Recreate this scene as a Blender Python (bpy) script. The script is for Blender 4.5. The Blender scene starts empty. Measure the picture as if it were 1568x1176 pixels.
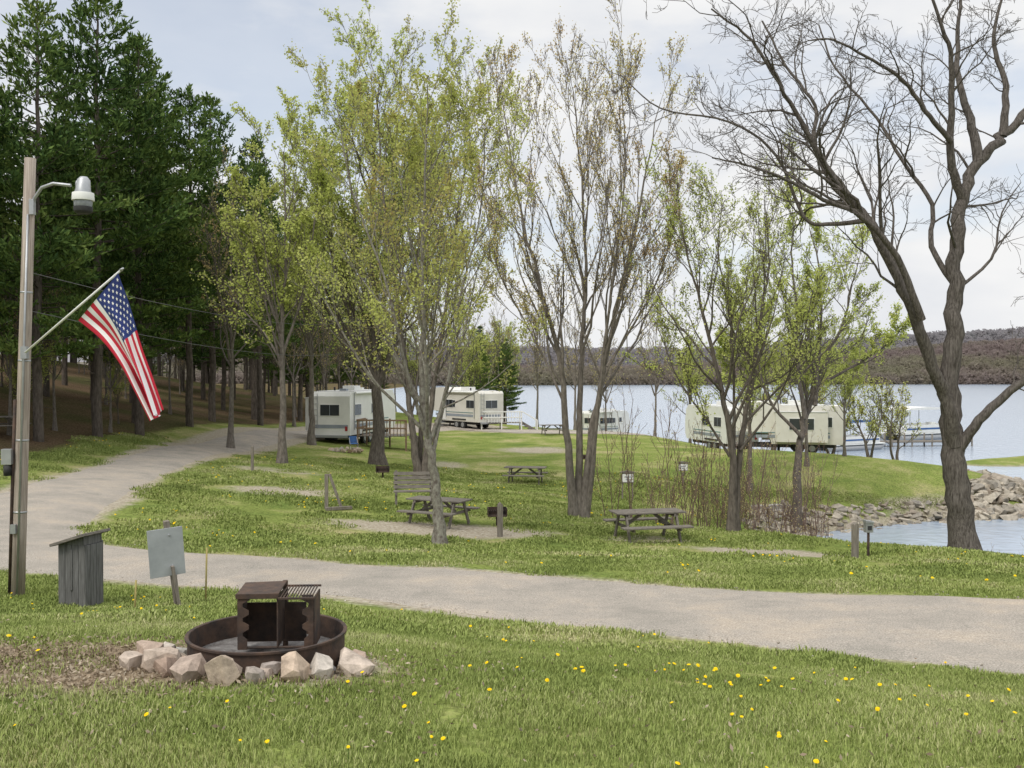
import bpy, bmesh, math, random
import numpy as np
from mathutils import Vector, Matrix, Euler, noise as mnoise
R = random.Random(7)
scene = bpy.context.scene
COL = scene.collection
CAMZ = 7.0   # eye level above the lake surface (z = 0)

# ------------------------------------------------------------------ materials
def newmat(name):
    m = bpy.data.materials.new(name); m.use_nodes = True
    nt = m.node_tree; nt.nodes.clear()
    return m, nt, nt.nodes, nt.links
def rgb(c): return (c[0], c[1], c[2], 1.0)
def mat(name, c1, c2=None, scale=5.0, rough=0.8, bump=0.0, metal=0.0, stretch=(1,1,1), spec=0.3, bscale=None, detail=6):
    m, nt, N, L = newmat(name)
    out = N.new('ShaderNodeOutputMaterial')
    if rough >= .9:
        p = N.new('ShaderNodeBsdfDiffuse'); colin = p.inputs[0]
    else:
        p = N.new('ShaderNodeBsdfPrincipled'); colin = p.inputs['Base Color']
        p.inputs['Roughness'].default_value = rough; p.inputs['Metallic'].default_value = metal
        p.inputs['Specular IOR Level'].default_value = spec
    L.new(p.outputs[0], out.inputs[0])
    if c2 is None: c2 = tuple(x*0.8 for x in c1)
    tc = N.new('ShaderNodeTexCoord'); mp = N.new('ShaderNodeMapping'); mp.inputs['Scale'].default_value = stretch
    L.new(tc.outputs['Object'], mp.inputs[0])
    n = N.new('ShaderNodeTexNoise'); n.inputs['Scale'].default_value = scale; n.inputs['Detail'].default_value = detail
    n.inputs['Roughness'].default_value = 0.65
    L.new(mp.outputs[0], n.inputs['Vector'])
    r = N.new('ShaderNodeValToRGB'); r.color_ramp.elements[0].position = .35; r.color_ramp.elements[1].position = .65
    r.color_ramp.elements[0].color = rgb(c1); r.color_ramp.elements[1].color = rgb(c2)
    L.new(n.outputs['Fac'], r.inputs[0]); L.new(r.outputs[0], colin)
    if bump:
        n2 = N.new('ShaderNodeTexNoise'); n2.inputs['Scale'].default_value = bscale or scale*3; n2.inputs['Detail'].default_value = 5
        L.new(mp.outputs[0], n2.inputs['Vector'])
        b = N.new('ShaderNodeBump'); b.inputs['Strength'].default_value = bump; b.inputs['Distance'].default_value = .02
        L.new(n2.outputs['Fac'], b.inputs['Height']); L.new(b.outputs[0], p.inputs['Normal'])
    return m
def leafmat(name, cols, trans=0.4, nscale=0.35, w=.55):
    m, nt, N, L = newmat(name)
    out = N.new('ShaderNodeOutputMaterial')
    d = N.new('ShaderNodeBsdfDiffuse')
    g = N.new('ShaderNodeNewGeometry')
    n = N.new('ShaderNodeTexNoise'); n.inputs['Scale'].default_value = nscale; n.inputs['Detail'].default_value = 3
    L.new(g.outputs['Position'], n.inputs['Vector'])
    ma = N.new('ShaderNodeMath'); ma.operation = 'MULTIPLY_ADD'; ma.inputs[1].default_value = w
    L.new(g.outputs['Random Per Island'], ma.inputs[0])
    mb = N.new('ShaderNodeMath'); mb.operation = 'MULTIPLY_ADD'; mb.inputs[1].default_value = 1.6; mb.inputs[2].default_value = -0.3-w/2
    L.new(n.outputs['Fac'], mb.inputs[0]); L.new(mb.outputs[0], ma.inputs[2])
    r = N.new('ShaderNodeValToRGB'); e = r.color_ramp.elements
    while len(e) < len(cols): e.new(0.5)
    for i, c in enumerate(cols):
        e[i].position = i/(len(cols)-1); e[i].color = rgb(c)
    L.new(ma.outputs[0], r.inputs[0]); L.new(r.outputs[0], d.inputs[0])
    if trans:
        mix = N.new('ShaderNodeMixShader'); mix.inputs[0].default_value = trans; t = N.new('ShaderNodeBsdfTranslucent')
        L.new(r.outputs[0], t.inputs[0]); L.new(d.outputs[0], mix.inputs[1]); L.new(t.outputs[0], mix.inputs[2]); L.new(mix.outputs[0], out.inputs[0])
    else: L.new(d.outputs[0], out.inputs[0])
    return m
def islandmat(name, cols, bump=.4, bscale=30):
    m, nt, N, L = newmat(name)
    out = N.new('ShaderNodeOutputMaterial'); p = N.new('ShaderNodeBsdfDiffuse')
    L.new(p.outputs[0], out.inputs[0])
    g = N.new('ShaderNodeNewGeometry')
    r = N.new('ShaderNodeValToRGB'); e = r.color_ramp.elements
    while len(e) < len(cols): e.new(0.5)
    for i, c in enumerate(cols): e[i].position = i/(len(cols)-1); e[i].color = rgb(c)
    L.new(g.outputs['Random Per Island'], r.inputs[0])
    n = N.new('ShaderNodeTexNoise'); n.inputs['Scale'].default_value = bscale*.5; n.inputs['Detail'].default_value = 8; n.inputs['Roughness'].default_value = .7
    L.new(g.outputs['Position'], n.inputs['Vector'])
    mr = N.new('ShaderNodeMapRange'); mr.inputs[1].default_value = .3; mr.inputs[2].default_value = .7; mr.inputs[3].default_value = .5; mr.inputs[4].default_value = 1.2
    L.new(n.outputs['Fac'], mr.inputs[0])
    mx = N.new('ShaderNodeVectorMath'); mx.operation = 'SCALE'
    L.new(r.outputs[0], mx.inputs[0]); L.new(mr.outputs[0], mx.inputs['Scale']); L.new(mx.outputs[0], p.inputs[0])
    b = N.new('ShaderNodeBump'); b.inputs['Strength'].default_value = bump; b.inputs['Distance'].default_value = .03
    L.new(n.outputs['Fac'], b.inputs['Height']); L.new(b.outputs[0], p.inputs['Normal'])
    return m

M = {}
M['wood'] = mat('weathered_wood', (.24,.215,.185), (.13,.12,.105), 6, .9, .4, stretch=(1,6,6))
M['woodv'] = mat('weathered_post_wood', (.30,.27,.23), (.15,.13,.11), 5, .9, .5, stretch=(8,8,.6))
M['woodbox'] = mat('weathered_board', (.20,.20,.195), (.10,.098,.093), 5, .9, .5, stretch=(8,8,.6))
M['polewood'] = mat('pole_wood', (.46,.40,.34), (.23,.19,.16), 4, .9, .6, stretch=(9,9,.3))
M['bark'] = mat('bark', (.19,.165,.14), (.085,.073,.062), 7, .95, .8, stretch=(2,2,.5))
M['barkgrey'] = mat('bark_grey', (.25,.22,.19), (.12,.105,.09), 7, .95, .8, stretch=(2,2,.6))
M['barklichen'] = mat('bark_lichen', (.30,.29,.24), (.12,.10,.085), 9, .95, .7, stretch=(1.5,1.5,.9))
M['barkbig'] = mat('bark_large', (.185,.165,.148), (.06,.052,.045), 9, .95, 1.0, stretch=(3,3,.45), bscale=22)
M['barkpine'] = mat('bark_pine', (.16,.135,.115), (.07,.06,.05), 6, .95, .6, stretch=(2,2,.5))
M['twigred'] = mat('twig_red', (.24,.17,.14), (.16,.11,.09), 3, .9)
M['pine'] = leafmat('pine_needles', [(.028,.055,.022),(.068,.115,.036),(.14,.205,.055),(.26,.30,.09)], 0, .22, .5)
M['leafA'] = leafmat('leaf_spring_green', [(.34,.38,.10),(.46,.52,.14),(.56,.61,.18),(.61,.62,.23)], .4)
M['leafB'] = leafmat('leaf_olive_bud', [(.44,.34,.14),(.47,.45,.15),(.49,.54,.16),(.56,.58,.20)], .4)
M['leafC'] = leafmat('leaf_russet_bud', [(.54,.38,.20),(.57,.44,.21),(.56,.51,.20),(.58,.58,.24)], .45)
M['metal_dark'] = mat('rusty_dark_steel', (.035,.030,.028), (.105,.065,.045), 7, .75, .3, metal=.2, spec=.35)
M['galv'] = mat('galvanised_steel', (.42,.43,.44), (.34,.35,.36), 8, .45, 0, metal=.6)
M['white'] = mat('white_paint', (.78,.78,.75), (.70,.70,.67), 1.2, .5)
M['cream'] = mat('cream_siding', (.70,.68,.62), (.62,.60,.54), 1.2, .5)
M['roofrv'] = mat('trailer_roof', (.62,.62,.60), (.45,.45,.43), 2, .85)
M['glass'] = mat('dark_window', (.035,.04,.045), (.05,.055,.06), 2, .12, spec=.7)
M['lampglass'] = mat('lamp_glass', (.25,.27,.28), (.18,.19,.2), 20, .2, spec=.6)
M['black'] = mat('black_rubber', (.025,.025,.025), (.04,.04,.04), 8, .7)
M['cable'] = mat('cable', (.12,.12,.12), (.09,.09,.09), 8, .7)
M['greystripe'] = mat('grey_stripe', (.30,.33,.37), (.25,.28,.32), 2, .5)
M['blue'] = mat('blue_canvas', (.05,.13,.32), (.04,.10,.26), 3, .7)
M['teal'] = mat('teal_stripe', (.16,.26,.26), (.13,.23,.24), 3, .6)
M['red'] = mat('red_paint', (.4,.04,.04), (.3,.03,.03), 3, .6)
M['concrete'] = mat('concrete', (.42,.40,.36), (.28,.265,.24), 4, .9, .3)
M['signback'] = mat('sign_back_aluminium', (.42,.44,.45), (.32,.34,.35), 3, .5, metal=.2)
M['rock'] = islandmat('field_stone', [(.42,.27,.19),(.40,.38,.34),(.50,.39,.29),(.32,.31,.30),(.47,.34,.25),(.54,.50,.44)])
M['riprap'] = islandmat('riprap_stone', [(.28,.23,.18),(.38,.34,.28),(.48,.43,.35),(.25,.23,.20),(.42,.37,.29)], bscale=8)

# ------------------------------------------------------------------ terrain
# surveyed spot levels: x, y (metres), drop below eye level
CP = [(0,-6,1.4),(-6,-6,1.2),(8,-6,1.6),(0,0,1.55),(-10,0,1.5),(10,0,1.9),(0,3,1.58),(-2,4,1.60),(3,4,1.72),(-1.5,5.8,1.70),(-5,6.5,1.85),(2.9,5.5,1.96),
(0,8,2.25),(-2.1,10.6,2.60),(-4,11.3,2.72),(-5.3,12,2.84),(-6.5,13,3.0),(-12,9,2.5),(-12,5,1.9),(0,11.5,2.93),(4.5,8.7,2.68),(8,6.5,2.5),(14,5,2.5),
(0,15,3.1),(6.5,12.5,2.88),(11,10.6,2.8),(16,8.5,2.7),(-4,14,3.05),(-4,16.6,3.15),(-8,15.2,3.03),(-8.2,19.2,3.22),(-12.3,20,3.1),(-13,25,3.1),(-10,24.5,3.26),
(-11.7,33,3.42),(-12.9,44,3.6),(-12.2,58,3.85),(-14.3,34,3.27),(-15.4,48,3.5),(-14.6,65,3.9),(-18,34,2.7),(-22,40,1.9),(-22,25,2.0),(-18,17,2.5),(-20,55,2.5),(-30,45,0),
(-30,70,1),(-25,90,2.6),(-45,30,-2),(-45,100,-1),(-25,8,1.2),(-45,0,-1),(-12,80,4.3),(-3.4,80,4.65),(-1.6,22.5,3.96),(-2,26,4.04),(3.5,25.3,4.32),(2,30,4.4),(.6,44,5.0),
(-6,24,3.7),(-6,30,3.85),(-6,40,4.12),(-9.6,57,4.16),(0,60,4.75),(8,45,5.3),(15,58,4.6),(10,57,4.7),(20,56,4.8),(22,52,5.0),(8,66,4.8),(3.5,18.5,3.55),(8,18,3.7),(9,26,4.5),(10,22,4.15),(11.8,26,4.8),
(8,24,4.4),(14,22,4.5),(14,17,3.9),(20,14,4.2),(25,20,6.4),(6.3,28,4.55),(5,32,5.1),(8.2,29.5,5.1),(6,37,5.6),(8.5,36,6.9),(12,32,7.5),(13,37,7.8),(10,38,7.3),(17,38,7.9),(22,42,8),(18,30,7.6),(28,32,8.4),
(14.9,43.7,7.0),(15.2,46,6.35),(10.6,44,6.3),(11,46.5,6.0),(19,46,7.0),(20,49,5.9),(27,49.3,7.05),(25.3,51.5,5.6),(31,53,7.4),(29,60,7.5),(26,67,7.5),(21,66,6.2),(36,62,8.4),(36,75,6.75),(44,77,6.6),(60,82,6.4),
(36,69,7.8),(36,83,7.9),(22,76,7.3),(25,95,8.4),(12,78,5.2),(12,92,6.2),(10,104,7.2),(0,100,5.4),(0,116,6.9),(8,130,8.4),(-12,118,5.2),(-12,140,7.6),(-30,130,3.5),(-30,165,7.5),(25,125,9),(-8,160,9),(60,60,9),(60,120,9),(50,30,9),(45,15,6.5),(60,5,6)]
CP = np.array(CP, float)
def warp(x, y):
    k = y+18.0
    return np.stack([x/k*2.0, np.log(k)*2.0], -1)
cw = warp(CP[:,0], CP[:,1]); n = len(CP)
def tps(r2): return np.where(r2 > 1e-12, .5*r2*np.log(np.maximum(r2, 1e-12)), 0)
A = np.zeros((n+3, n+3)); D2 = ((cw[:,None]-cw[None])**2).sum(-1)
A[:n,:n] = tps(D2)+np.eye(n)*2e-4; A[:n,n] = 1; A[:n,n+1:] = cw; A[n,:n] = 1; A[n+1:,:n] = cw.T
sol = np.linalg.solve(A, np.concatenate([CAMZ-CP[:,2], np.zeros(3)]))
def hraw(x, y):
    xs = np.clip(x, -50, 62); ys = np.clip(y, -8, 170)
    w = warp(xs, ys); out = np.zeros(len(x))
    for i in range(0, len(x), 20000):
        ww = w[i:i+20000]
        out[i:i+20000] = tps(((ww[:,None]-cw[None])**2).sum(-1))@sol[:n]+sol[n]+ww@sol[n+1:]
    out = np.clip(out, -3, 14)
    t = np.clip((y-140)/50, 0, 1)*np.clip((x+60)/30, 0, 1); out = out*(1-t)+(-3)*t   # lake bed
    return out
NX, NY = 420, 460
gx = 3*np.sinh(np.linspace(-7.0, 7.0, NX)); gy = 6+6*np.sinh(np.linspace(-1.9, 6.6, NY))
GX, GY = np.meshgrid(gx, gy)
H = hraw(GX.ravel(), GY.ravel()).reshape(GX.shape)
for j in range(NY):
    for i in range(0, NX):
        if abs(gx[i]) < 80 and gy[j] < 150:
            H[j,i] += .05*mnoise.noise((gx[i]*.5, gy[j]*.5, 0))+.015*mnoise.noise((gx[i]*2.2, gy[j]*2.2, 3))
def h(x, y):
    i = int(np.clip(np.searchsorted(gx, x)-1, 0, NX-2)); j = int(np.clip(np.searchsorted(gy, y)-1, 0, NY-2))
    a = (x-gx[i])/(gx[i+1]-gx[i]); b = (y-gy[j])/(gy[j+1]-gy[j])
    return float((H[j,i]*(1-a)+H[j,i+1]*a)*(1-b)+(H[j+1,i]*(1-a)+H[j+1,i+1]*a)*b)

def catmull(pts, k):
    P = [np.array(p, float) for p in pts]; P = [2*P[0]-P[1]]+P+[2*P[-1]-P[-2]]; o = []
    for i in range(1, len(P)-2):
        for s in range(k):
            t = s/k
            o.append(.5*((2*P[i])+(-P[i-1]+P[i+1])*t+(2*P[i-1]-5*P[i]+4*P[i+1]-P[i+2])*t*t+(-P[i-1]+3*P[i]-3*P[i+1]+P[i+2])*t**3))
    o.append(P[-2]); return o
outer = catmull([(14,3),(9,6),(4.5,8.7),(0,11.5),(-4,13.75),(-8,15.2),(-11.5,17),(-13,20.5),(-13.2,26),(-14.3,34),(-15.4,48),(-14.6,65),(-11,80),(-5,88)], 16)
inner = catmull([(16,8.5),(11,10.6),(6.5,12.5),(0,15),(-4,16.6),(-6.8,17.6),(-8.2,18.8),(-9.0,20.8),(-10,24.5),(-11.7,33),(-12.8,45),(-12,60),(-9,73),(-3,81)], 16)
po = catmull([(-6,84),(2,79),(8,82),(13,92),(15,99)], 10); pi_ = catmull([(-5,80),(2,74.5),(10,77.5),(16,89),(19,98)], 10)
def roaddist(x, y):
    best = np.full(x.shape, 1e9)
    for A_, B_ in ((outer, inner), (po, pi_)):
        for a, b in zip(A_, B_):
            c = (a+b)/2; w = np.linalg.norm(a-b)/2
            best = np.minimum(best, np.hypot(x-c[0], y-c[1])-w*.98)
    return best
FR = (-1.46,5.85)
pads = [(-1.9,25.3,3.0,1.2,.0,1),(6.4,23.2,2.2,1.0,-.3,.9),(-7.2,31,1.9,1.3,.3,.72),(1.5,60,2.6,2.6,0,.7),(-9.2,37.5,2.2,1.5,0,.55),(FR[0],FR[1],.75,.7,0,1),(-3.5,50,1.5,2.0,0,.6),(3.5,25.4,1.5,.8,0,.55)]
def padmask(x, y):
    m = np.zeros(x.shape)
    for cx, cy, rx, ry, a, st in pads:
        dx = x-cx; dy = y-cy; u = dx*math.cos(a)+dy*math.sin(a); v = -dx*math.sin(a)+dy*math.cos(a)
        m = np.maximum(m, np.clip(1.6-1.1*np.sqrt((u/rx)**2+(v/ry)**2), 0, 1)*st)
    return m
def littermask(x, y):
    e = np.sqrt(((x+2.6)/1.8)**2+((y-5.65)/.8)**2)
    a = np.clip(1.65-1.2*e, 0, 1)*.75
    edge = np.interp(y, [-10,15,22,34,48,65,80,120], [-16,-16,-15.4,-16.2,-17.2,-16.6,-15,-15])
    b = np.clip((edge-x)/1.5, 0, 1)
    return np.maximum(a, b)
def shoremask(x, y, z):
    m = np.clip((.45-z)/.4, 0, 1)*(y > 25)*(y < 70)+np.clip((.2-z)/.3, 0, 1)*(y >= 70)
    rr = np.clip(1.3-np.abs(np.hypot((x-16)/9, (y-46)/4)-.75)*2.0, 0, 1)*np.clip((1.1-z)/.5, 0, 1)
    return np.maximum(m, rr)

verts = np.stack([GX, GY, H], -1).reshape(-1, 3)
idx = np.arange(NX*NY).reshape(NY, NX)
quads = np.stack([idx[:-1,:-1], idx[:-1,1:], idx[1:,1:], idx[1:,:-1]], -1).reshape(-1, 4)
def npmesh(name, v, f, mats, matidx=None, smooth=True):
    me = bpy.data.meshes.new(name); k = f.shape[1]
    me.vertices.add(len(v)); me.vertices.foreach_set('co', np.ascontiguousarray(v, dtype=np.float32).ravel())
    me.loops.add(f.size); me.loops.foreach_set('vertex_index', f.ravel().astype(np.int32))
    me.polygons.add(len(f)); me.polygons.foreach_set('loop_start', np.arange(0, f.size, k, dtype=np.int32))
    me.polygons.foreach_set('loop_total', np.full(len(f), k, dtype=np.int32))
    if matidx is not None: me.polygons.foreach_set('material_index', matidx.astype(np.int32))
    me.polygons.foreach_set('use_smooth', np.full(len(f), smooth))
    for m in mats: me.materials.append(m)
    me.update(calc_edges=True); me.validate()
    return me
def link(name, me, loc=(0,0,0), rotz=0, scale=1, parent=None):
    o = bpy.data.objects.new(name, me); o.location = loc; o.rotation_euler = (0, 0, rotz); o.scale = (scale,)*3 if not isinstance(scale, tuple) else scale
    COL.objects.link(o)
    if parent: o.parent = parent
    return o

def ground_material():
    m, nt, N, L = newmat('ground')
    out = N.new('ShaderNodeOutputMaterial'); p = N.new('ShaderNodeBsdfDiffuse'); L.new(p.outputs[0], out.inputs[0])
    g = N.new('ShaderNodeNewGeometry')
    def noise(s, d=5, ro=.6):
        x = N.new('ShaderNodeTexNoise'); x.inputs['Scale'].default_value = s; x.inputs['Detail'].default_value = d; x.inputs['Roughness'].default_value = ro
        L.new(g.outputs['Position'], x.inputs['Vector']); return x
    def ramp(src, cols, a=.35, b=.65):
        r = N.new('ShaderNodeValToRGB'); e = r.color_ramp.elements
        while len(e) < len(cols): e.new(.5)
        for i, c in enumerate(cols): e[i].position = a+(b-a)*i/(len(cols)-1); e[i].color = rgb(c)
        L.new(src, r.inputs[0]); return r
    n1 = noise(.35, 8, .7); n2 = noise(14, 4); n3 = noise(2.2, 8, .8); n5 = noise(.12, 3)
    grass = ramp(n1.outputs['Fac'], [(.13,.18,.05),(.21,.25,.075),(.36,.33,.17)])
    fine = ramp(n2.outputs['Fac'], [(.6,.6,.6),(1.25,1.25,1.15)])
    def mul(a, b):
        x = N.new('ShaderNodeMix'); x.data_type = 'RGBA'; x.blend_type = 'MULTIPLY'; x.inputs[0].default_value = 1
        L.new(a, x.inputs[6]); L.new(b, x.inputs[7]); return x.outputs[2]
    def mixc(f, a, b):
        x = N.new('ShaderNodeMix'); x.data_type = 'RGBA'; L.new(f, x.inputs[0]); L.new(a, x.inputs[6]); L.new(b, x.inputs[7]); return x.outputs[2]
    c = mul(grass.outputs[0], fine.outputs[0])
    at = N.new('ShaderNodeAttribute'); at.attribute_name = 'mask'
    sp = N.new('ShaderNodeSeparateColor'); L.new(at.outputs['Color'], sp.inputs[0])
    def thr(src, lo=.3, hi=.7, w=1.1):
        a = N.new('ShaderNodeMath'); a.operation = 'MULTIPLY_ADD'; a.inputs[1].default_value = w; L.new(n3.outputs['Fac'], a.inputs[0])
        s = N.new('ShaderNodeMath'); s.operation = 'SUBTRACT'; L.new(src, s.inputs[0]); s.inputs[1].default_value = w*.5; L.new(s.outputs[0], a.inputs[2])
        mr = N.new('ShaderNodeMapRange'); mr.inputs[1].default_value = lo; mr.inputs[2].default_value = hi; L.new(a.outputs[0], mr.inputs[0]); return mr.outputs[0]
    dirt = ramp(n2.outputs['Fac'], [(.25,.21,.15),(.37,.325,.25),(.46,.42,.34)])
    litn = ramp(n2.outputs['Fac'], [(.13,.10,.065),(.24,.185,.125),(.34,.27,.19)])
    # woodland floor is darker than the worn patch round the fire ring
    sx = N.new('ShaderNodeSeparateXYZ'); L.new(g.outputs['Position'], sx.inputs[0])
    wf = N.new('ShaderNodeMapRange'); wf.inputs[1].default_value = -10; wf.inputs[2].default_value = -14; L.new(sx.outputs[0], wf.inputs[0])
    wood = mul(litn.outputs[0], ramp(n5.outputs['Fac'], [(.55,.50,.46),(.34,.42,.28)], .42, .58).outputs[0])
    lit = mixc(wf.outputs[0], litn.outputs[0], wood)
    shore = ramp(n2.outputs['Fac'], [(.17,.15,.10),(.30,.27,.2),(.40,.36,.28)])
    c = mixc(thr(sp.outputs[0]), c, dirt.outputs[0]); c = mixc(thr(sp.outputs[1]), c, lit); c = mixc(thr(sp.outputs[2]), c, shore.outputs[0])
    L.new(c, p.inputs[0])
    b = N.new('ShaderNodeBump'); b.inputs['Strength'].default_value = .8; b.inputs['Distance'].default_value = .04
    n4 = noise(25, 5); L.new(n4.outputs['Fac'], b.inputs['Height']); L.new(b.outputs[0], p.inputs['Normal'])
    return m
me = npmesh('ground', verts, quads, [ground_material()])
vx, vy, vz = verts.T
rd = roaddist(vx, vy)
near = (np.abs(vx) < 70) & (vy < 130)
mk = np.zeros((len(verts), 4), np.float32); mk[:,3] = 1
mk[:,0] = np.maximum(padmask(vx, vy), np.where(near, np.clip(.75-rd/.7, 0, 1)*.85, 0))
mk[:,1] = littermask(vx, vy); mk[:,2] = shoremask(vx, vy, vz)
ca = me.color_attributes.new('mask', 'FLOAT_COLOR', 'POINT'); ca.data.foreach_set('color', mk.ravel())
link('ground', me)

def road_material():
    m, nt, N, L = newmat('road_surface')
    out = N.new('ShaderNodeOutputMaterial'); p = N.new('ShaderNodeBsdfDiffuse')
    L.new(p.outputs[0], out.inputs[0]); g = N.new('ShaderNodeNewGeometry')
    def noise(s, d=5, ro=.6):
        x = N.new('ShaderNodeTexNoise'); x.inputs['Scale'].default_value = s; x.inputs['Detail'].default_value = d; x.inputs['Roughness'].default_value = ro
        L.new(g.outputs['Position'], x.inputs['Vector']); return x
    a = noise(.9, 8, .7); b = noise(60, 3, .8)
    r = N.new('ShaderNodeValToRGB'); e = r.color_ramp.elements
    e[0].position = .3; e[0].color = (.28,.26,.225,1); e[1].position = .72; e[1].color = (.46,.39,.31,1); x = e.new(.5); x.color = (.36,.325,.28,1)
    L.new(a.outputs['Fac'], r.inputs[0])
    r2 = N.new('ShaderNodeValToRGB'); r2.color_ramp.elements[0].position = .3; r2.color_ramp.elements[0].color = (.5,.5,.5,1); r2.color_ramp.elements[1].position = .7; r2.color_ramp.elements[1].color = (1.4,1.4,1.4,1)
    L.new(b.outputs['Fac'], r2.inputs[0])
    mx = N.new('ShaderNodeMix'); mx.data_type = 'RGBA'; mx.blend_type = 'MULTIPLY'; mx.inputs[0].default_value = 1
    L.new(r.outputs[0], mx.inputs[6]); L.new(r2.outputs[0], mx.inputs[7]); L.new(mx.outputs[2], p.inputs[0])
    bp = N.new('ShaderNodeBump'); bp.inputs['Strength'].default_value = .5; bp.inputs['Distance'].default_value = .02; L.new(b.outputs['Fac'], bp.inputs['Height']); L.new(bp.outputs[0], p.inputs['Normal'])
    return m
MR = road_material()
def road(name, A_, B_, off):
    V = []; F = []; K = 12
    for i, (a, b) in enumerate(zip(A_, B_)):
        for k in range(K+1):
            t = k/K; j = (.03*mnoise.noise((i*.23, 0, k*9.))+.02*mnoise.noise((i*1.1, 4, k*9.))) if k in (0, K) else 0
            q = a+(b-a)*(t+j); V.append((q[0], q[1], h(q[0], q[1])+off+.05*(1-(2*t-1)**2) - (.03 if k in (0, K) else 0)))
    for i in range(len(A_)-1):
        for k in range(K):
            s = i*(K+1)+k; F.append((s, s+K+1, s+K+2, s+1))
    link(name, npmesh(name, np.array(V), np.array(F), [MR]))
road('road', outer, inner, .03); road('campground_path', po, pi_, .05)

def water_material():
    m, nt, N, L = newmat('lake_water')
    out = N.new('ShaderNodeOutputMaterial'); p = N.new('ShaderNodeBsdfPrincipled'); p.inputs['Base Color'].default_value = (.32,.38,.46,1)
    p.inputs['Roughness'].default_value = .16; p.inputs['IOR'].default_value = 1.33; p.inputs['Specular IOR Level'].default_value = .5
    L.new(p.outputs[0], out.inputs[0]); g = N.new('ShaderNodeNewGeometry'); x = N.new('ShaderNodeTexNoise'); x.inputs['Scale'].default_value = 1.5; x.inputs['Detail'].default_value = 4
    L.new(g.outputs['Position'], x.inputs['Vector']); b = N.new('ShaderNodeBump'); b.inputs['Strength'].default_value = .6; b.inputs['Distance'].default_value = .08
    L.new(x.outputs['Fac'], b.inputs['Height']); L.new(b.outputs[0], p.inputs['Normal']); return m
link('lake_water', npmesh('lake_water', np.array([(-2000,20,0),(3000,20,0),(3000,3500,0),(-2000,3500,0)], float), np.array([[0,1,2,3]]), [water_material()]))

# far hills (forested ridge across the lake)
HILLS = {}
def hill(name, y0, depth, hf, shore, cols, seed):
    xs = np.arange(-900, 1700, 8.0); ts = np.linspace(0, 1, 50)
    def pt(x, t):
        yy = y0+shore(x)+t*depth; prof = math.sin(min(t*1.35, 1)*math.pi/2)**1.0*(1-max(0, t-.74)*.8)
        c = mnoise.noise((x*.012, yy*.012, seed))*2.0
        return (x, yy, -1+(prof*hf(x)+(c+2 if t > .02 else 0)*min(1, t*8)))
    V = np.array([pt(x, t) for t in ts for x in xs])
    ix = np.arange(len(xs)*len(ts)).reshape(len(ts), len(xs))
    F = np.stack([ix[:-1,:-1], ix[:-1,1:], ix[1:,1:], ix[1:,:-1]], -1).reshape(-1, 4)
    m = mat(name+'_floor', cols[0], cols[1], .06, .95, 0, detail=9)
    link(name, npmesh(name, V, F, [m])); HILLS[name] = pt
hill('hill', 520, 330, lambda x: float(np.interp(x, [-900,-200,0,120,200,300,400,700,1600], [20,12,5,5,10,18,27,34,34])), lambda x: 25*math.sin(x*.009)+(.1*x if x > 0 else 0), [(.17,.14,.125),(.16,.155,.11)], 1.3)  # ground colours lightened to stand in for aerial haze
hill('distant_hill', 1100, 500, lambda x: float(np.interp(x, [-900,0,250,500,800,1600], [32,32,28,45,62,66])), lambda x: 0, [(.24,.225,.24),(.21,.21,.21)], 5.3)  # paler and greyer: distance haze put into the colour

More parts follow.
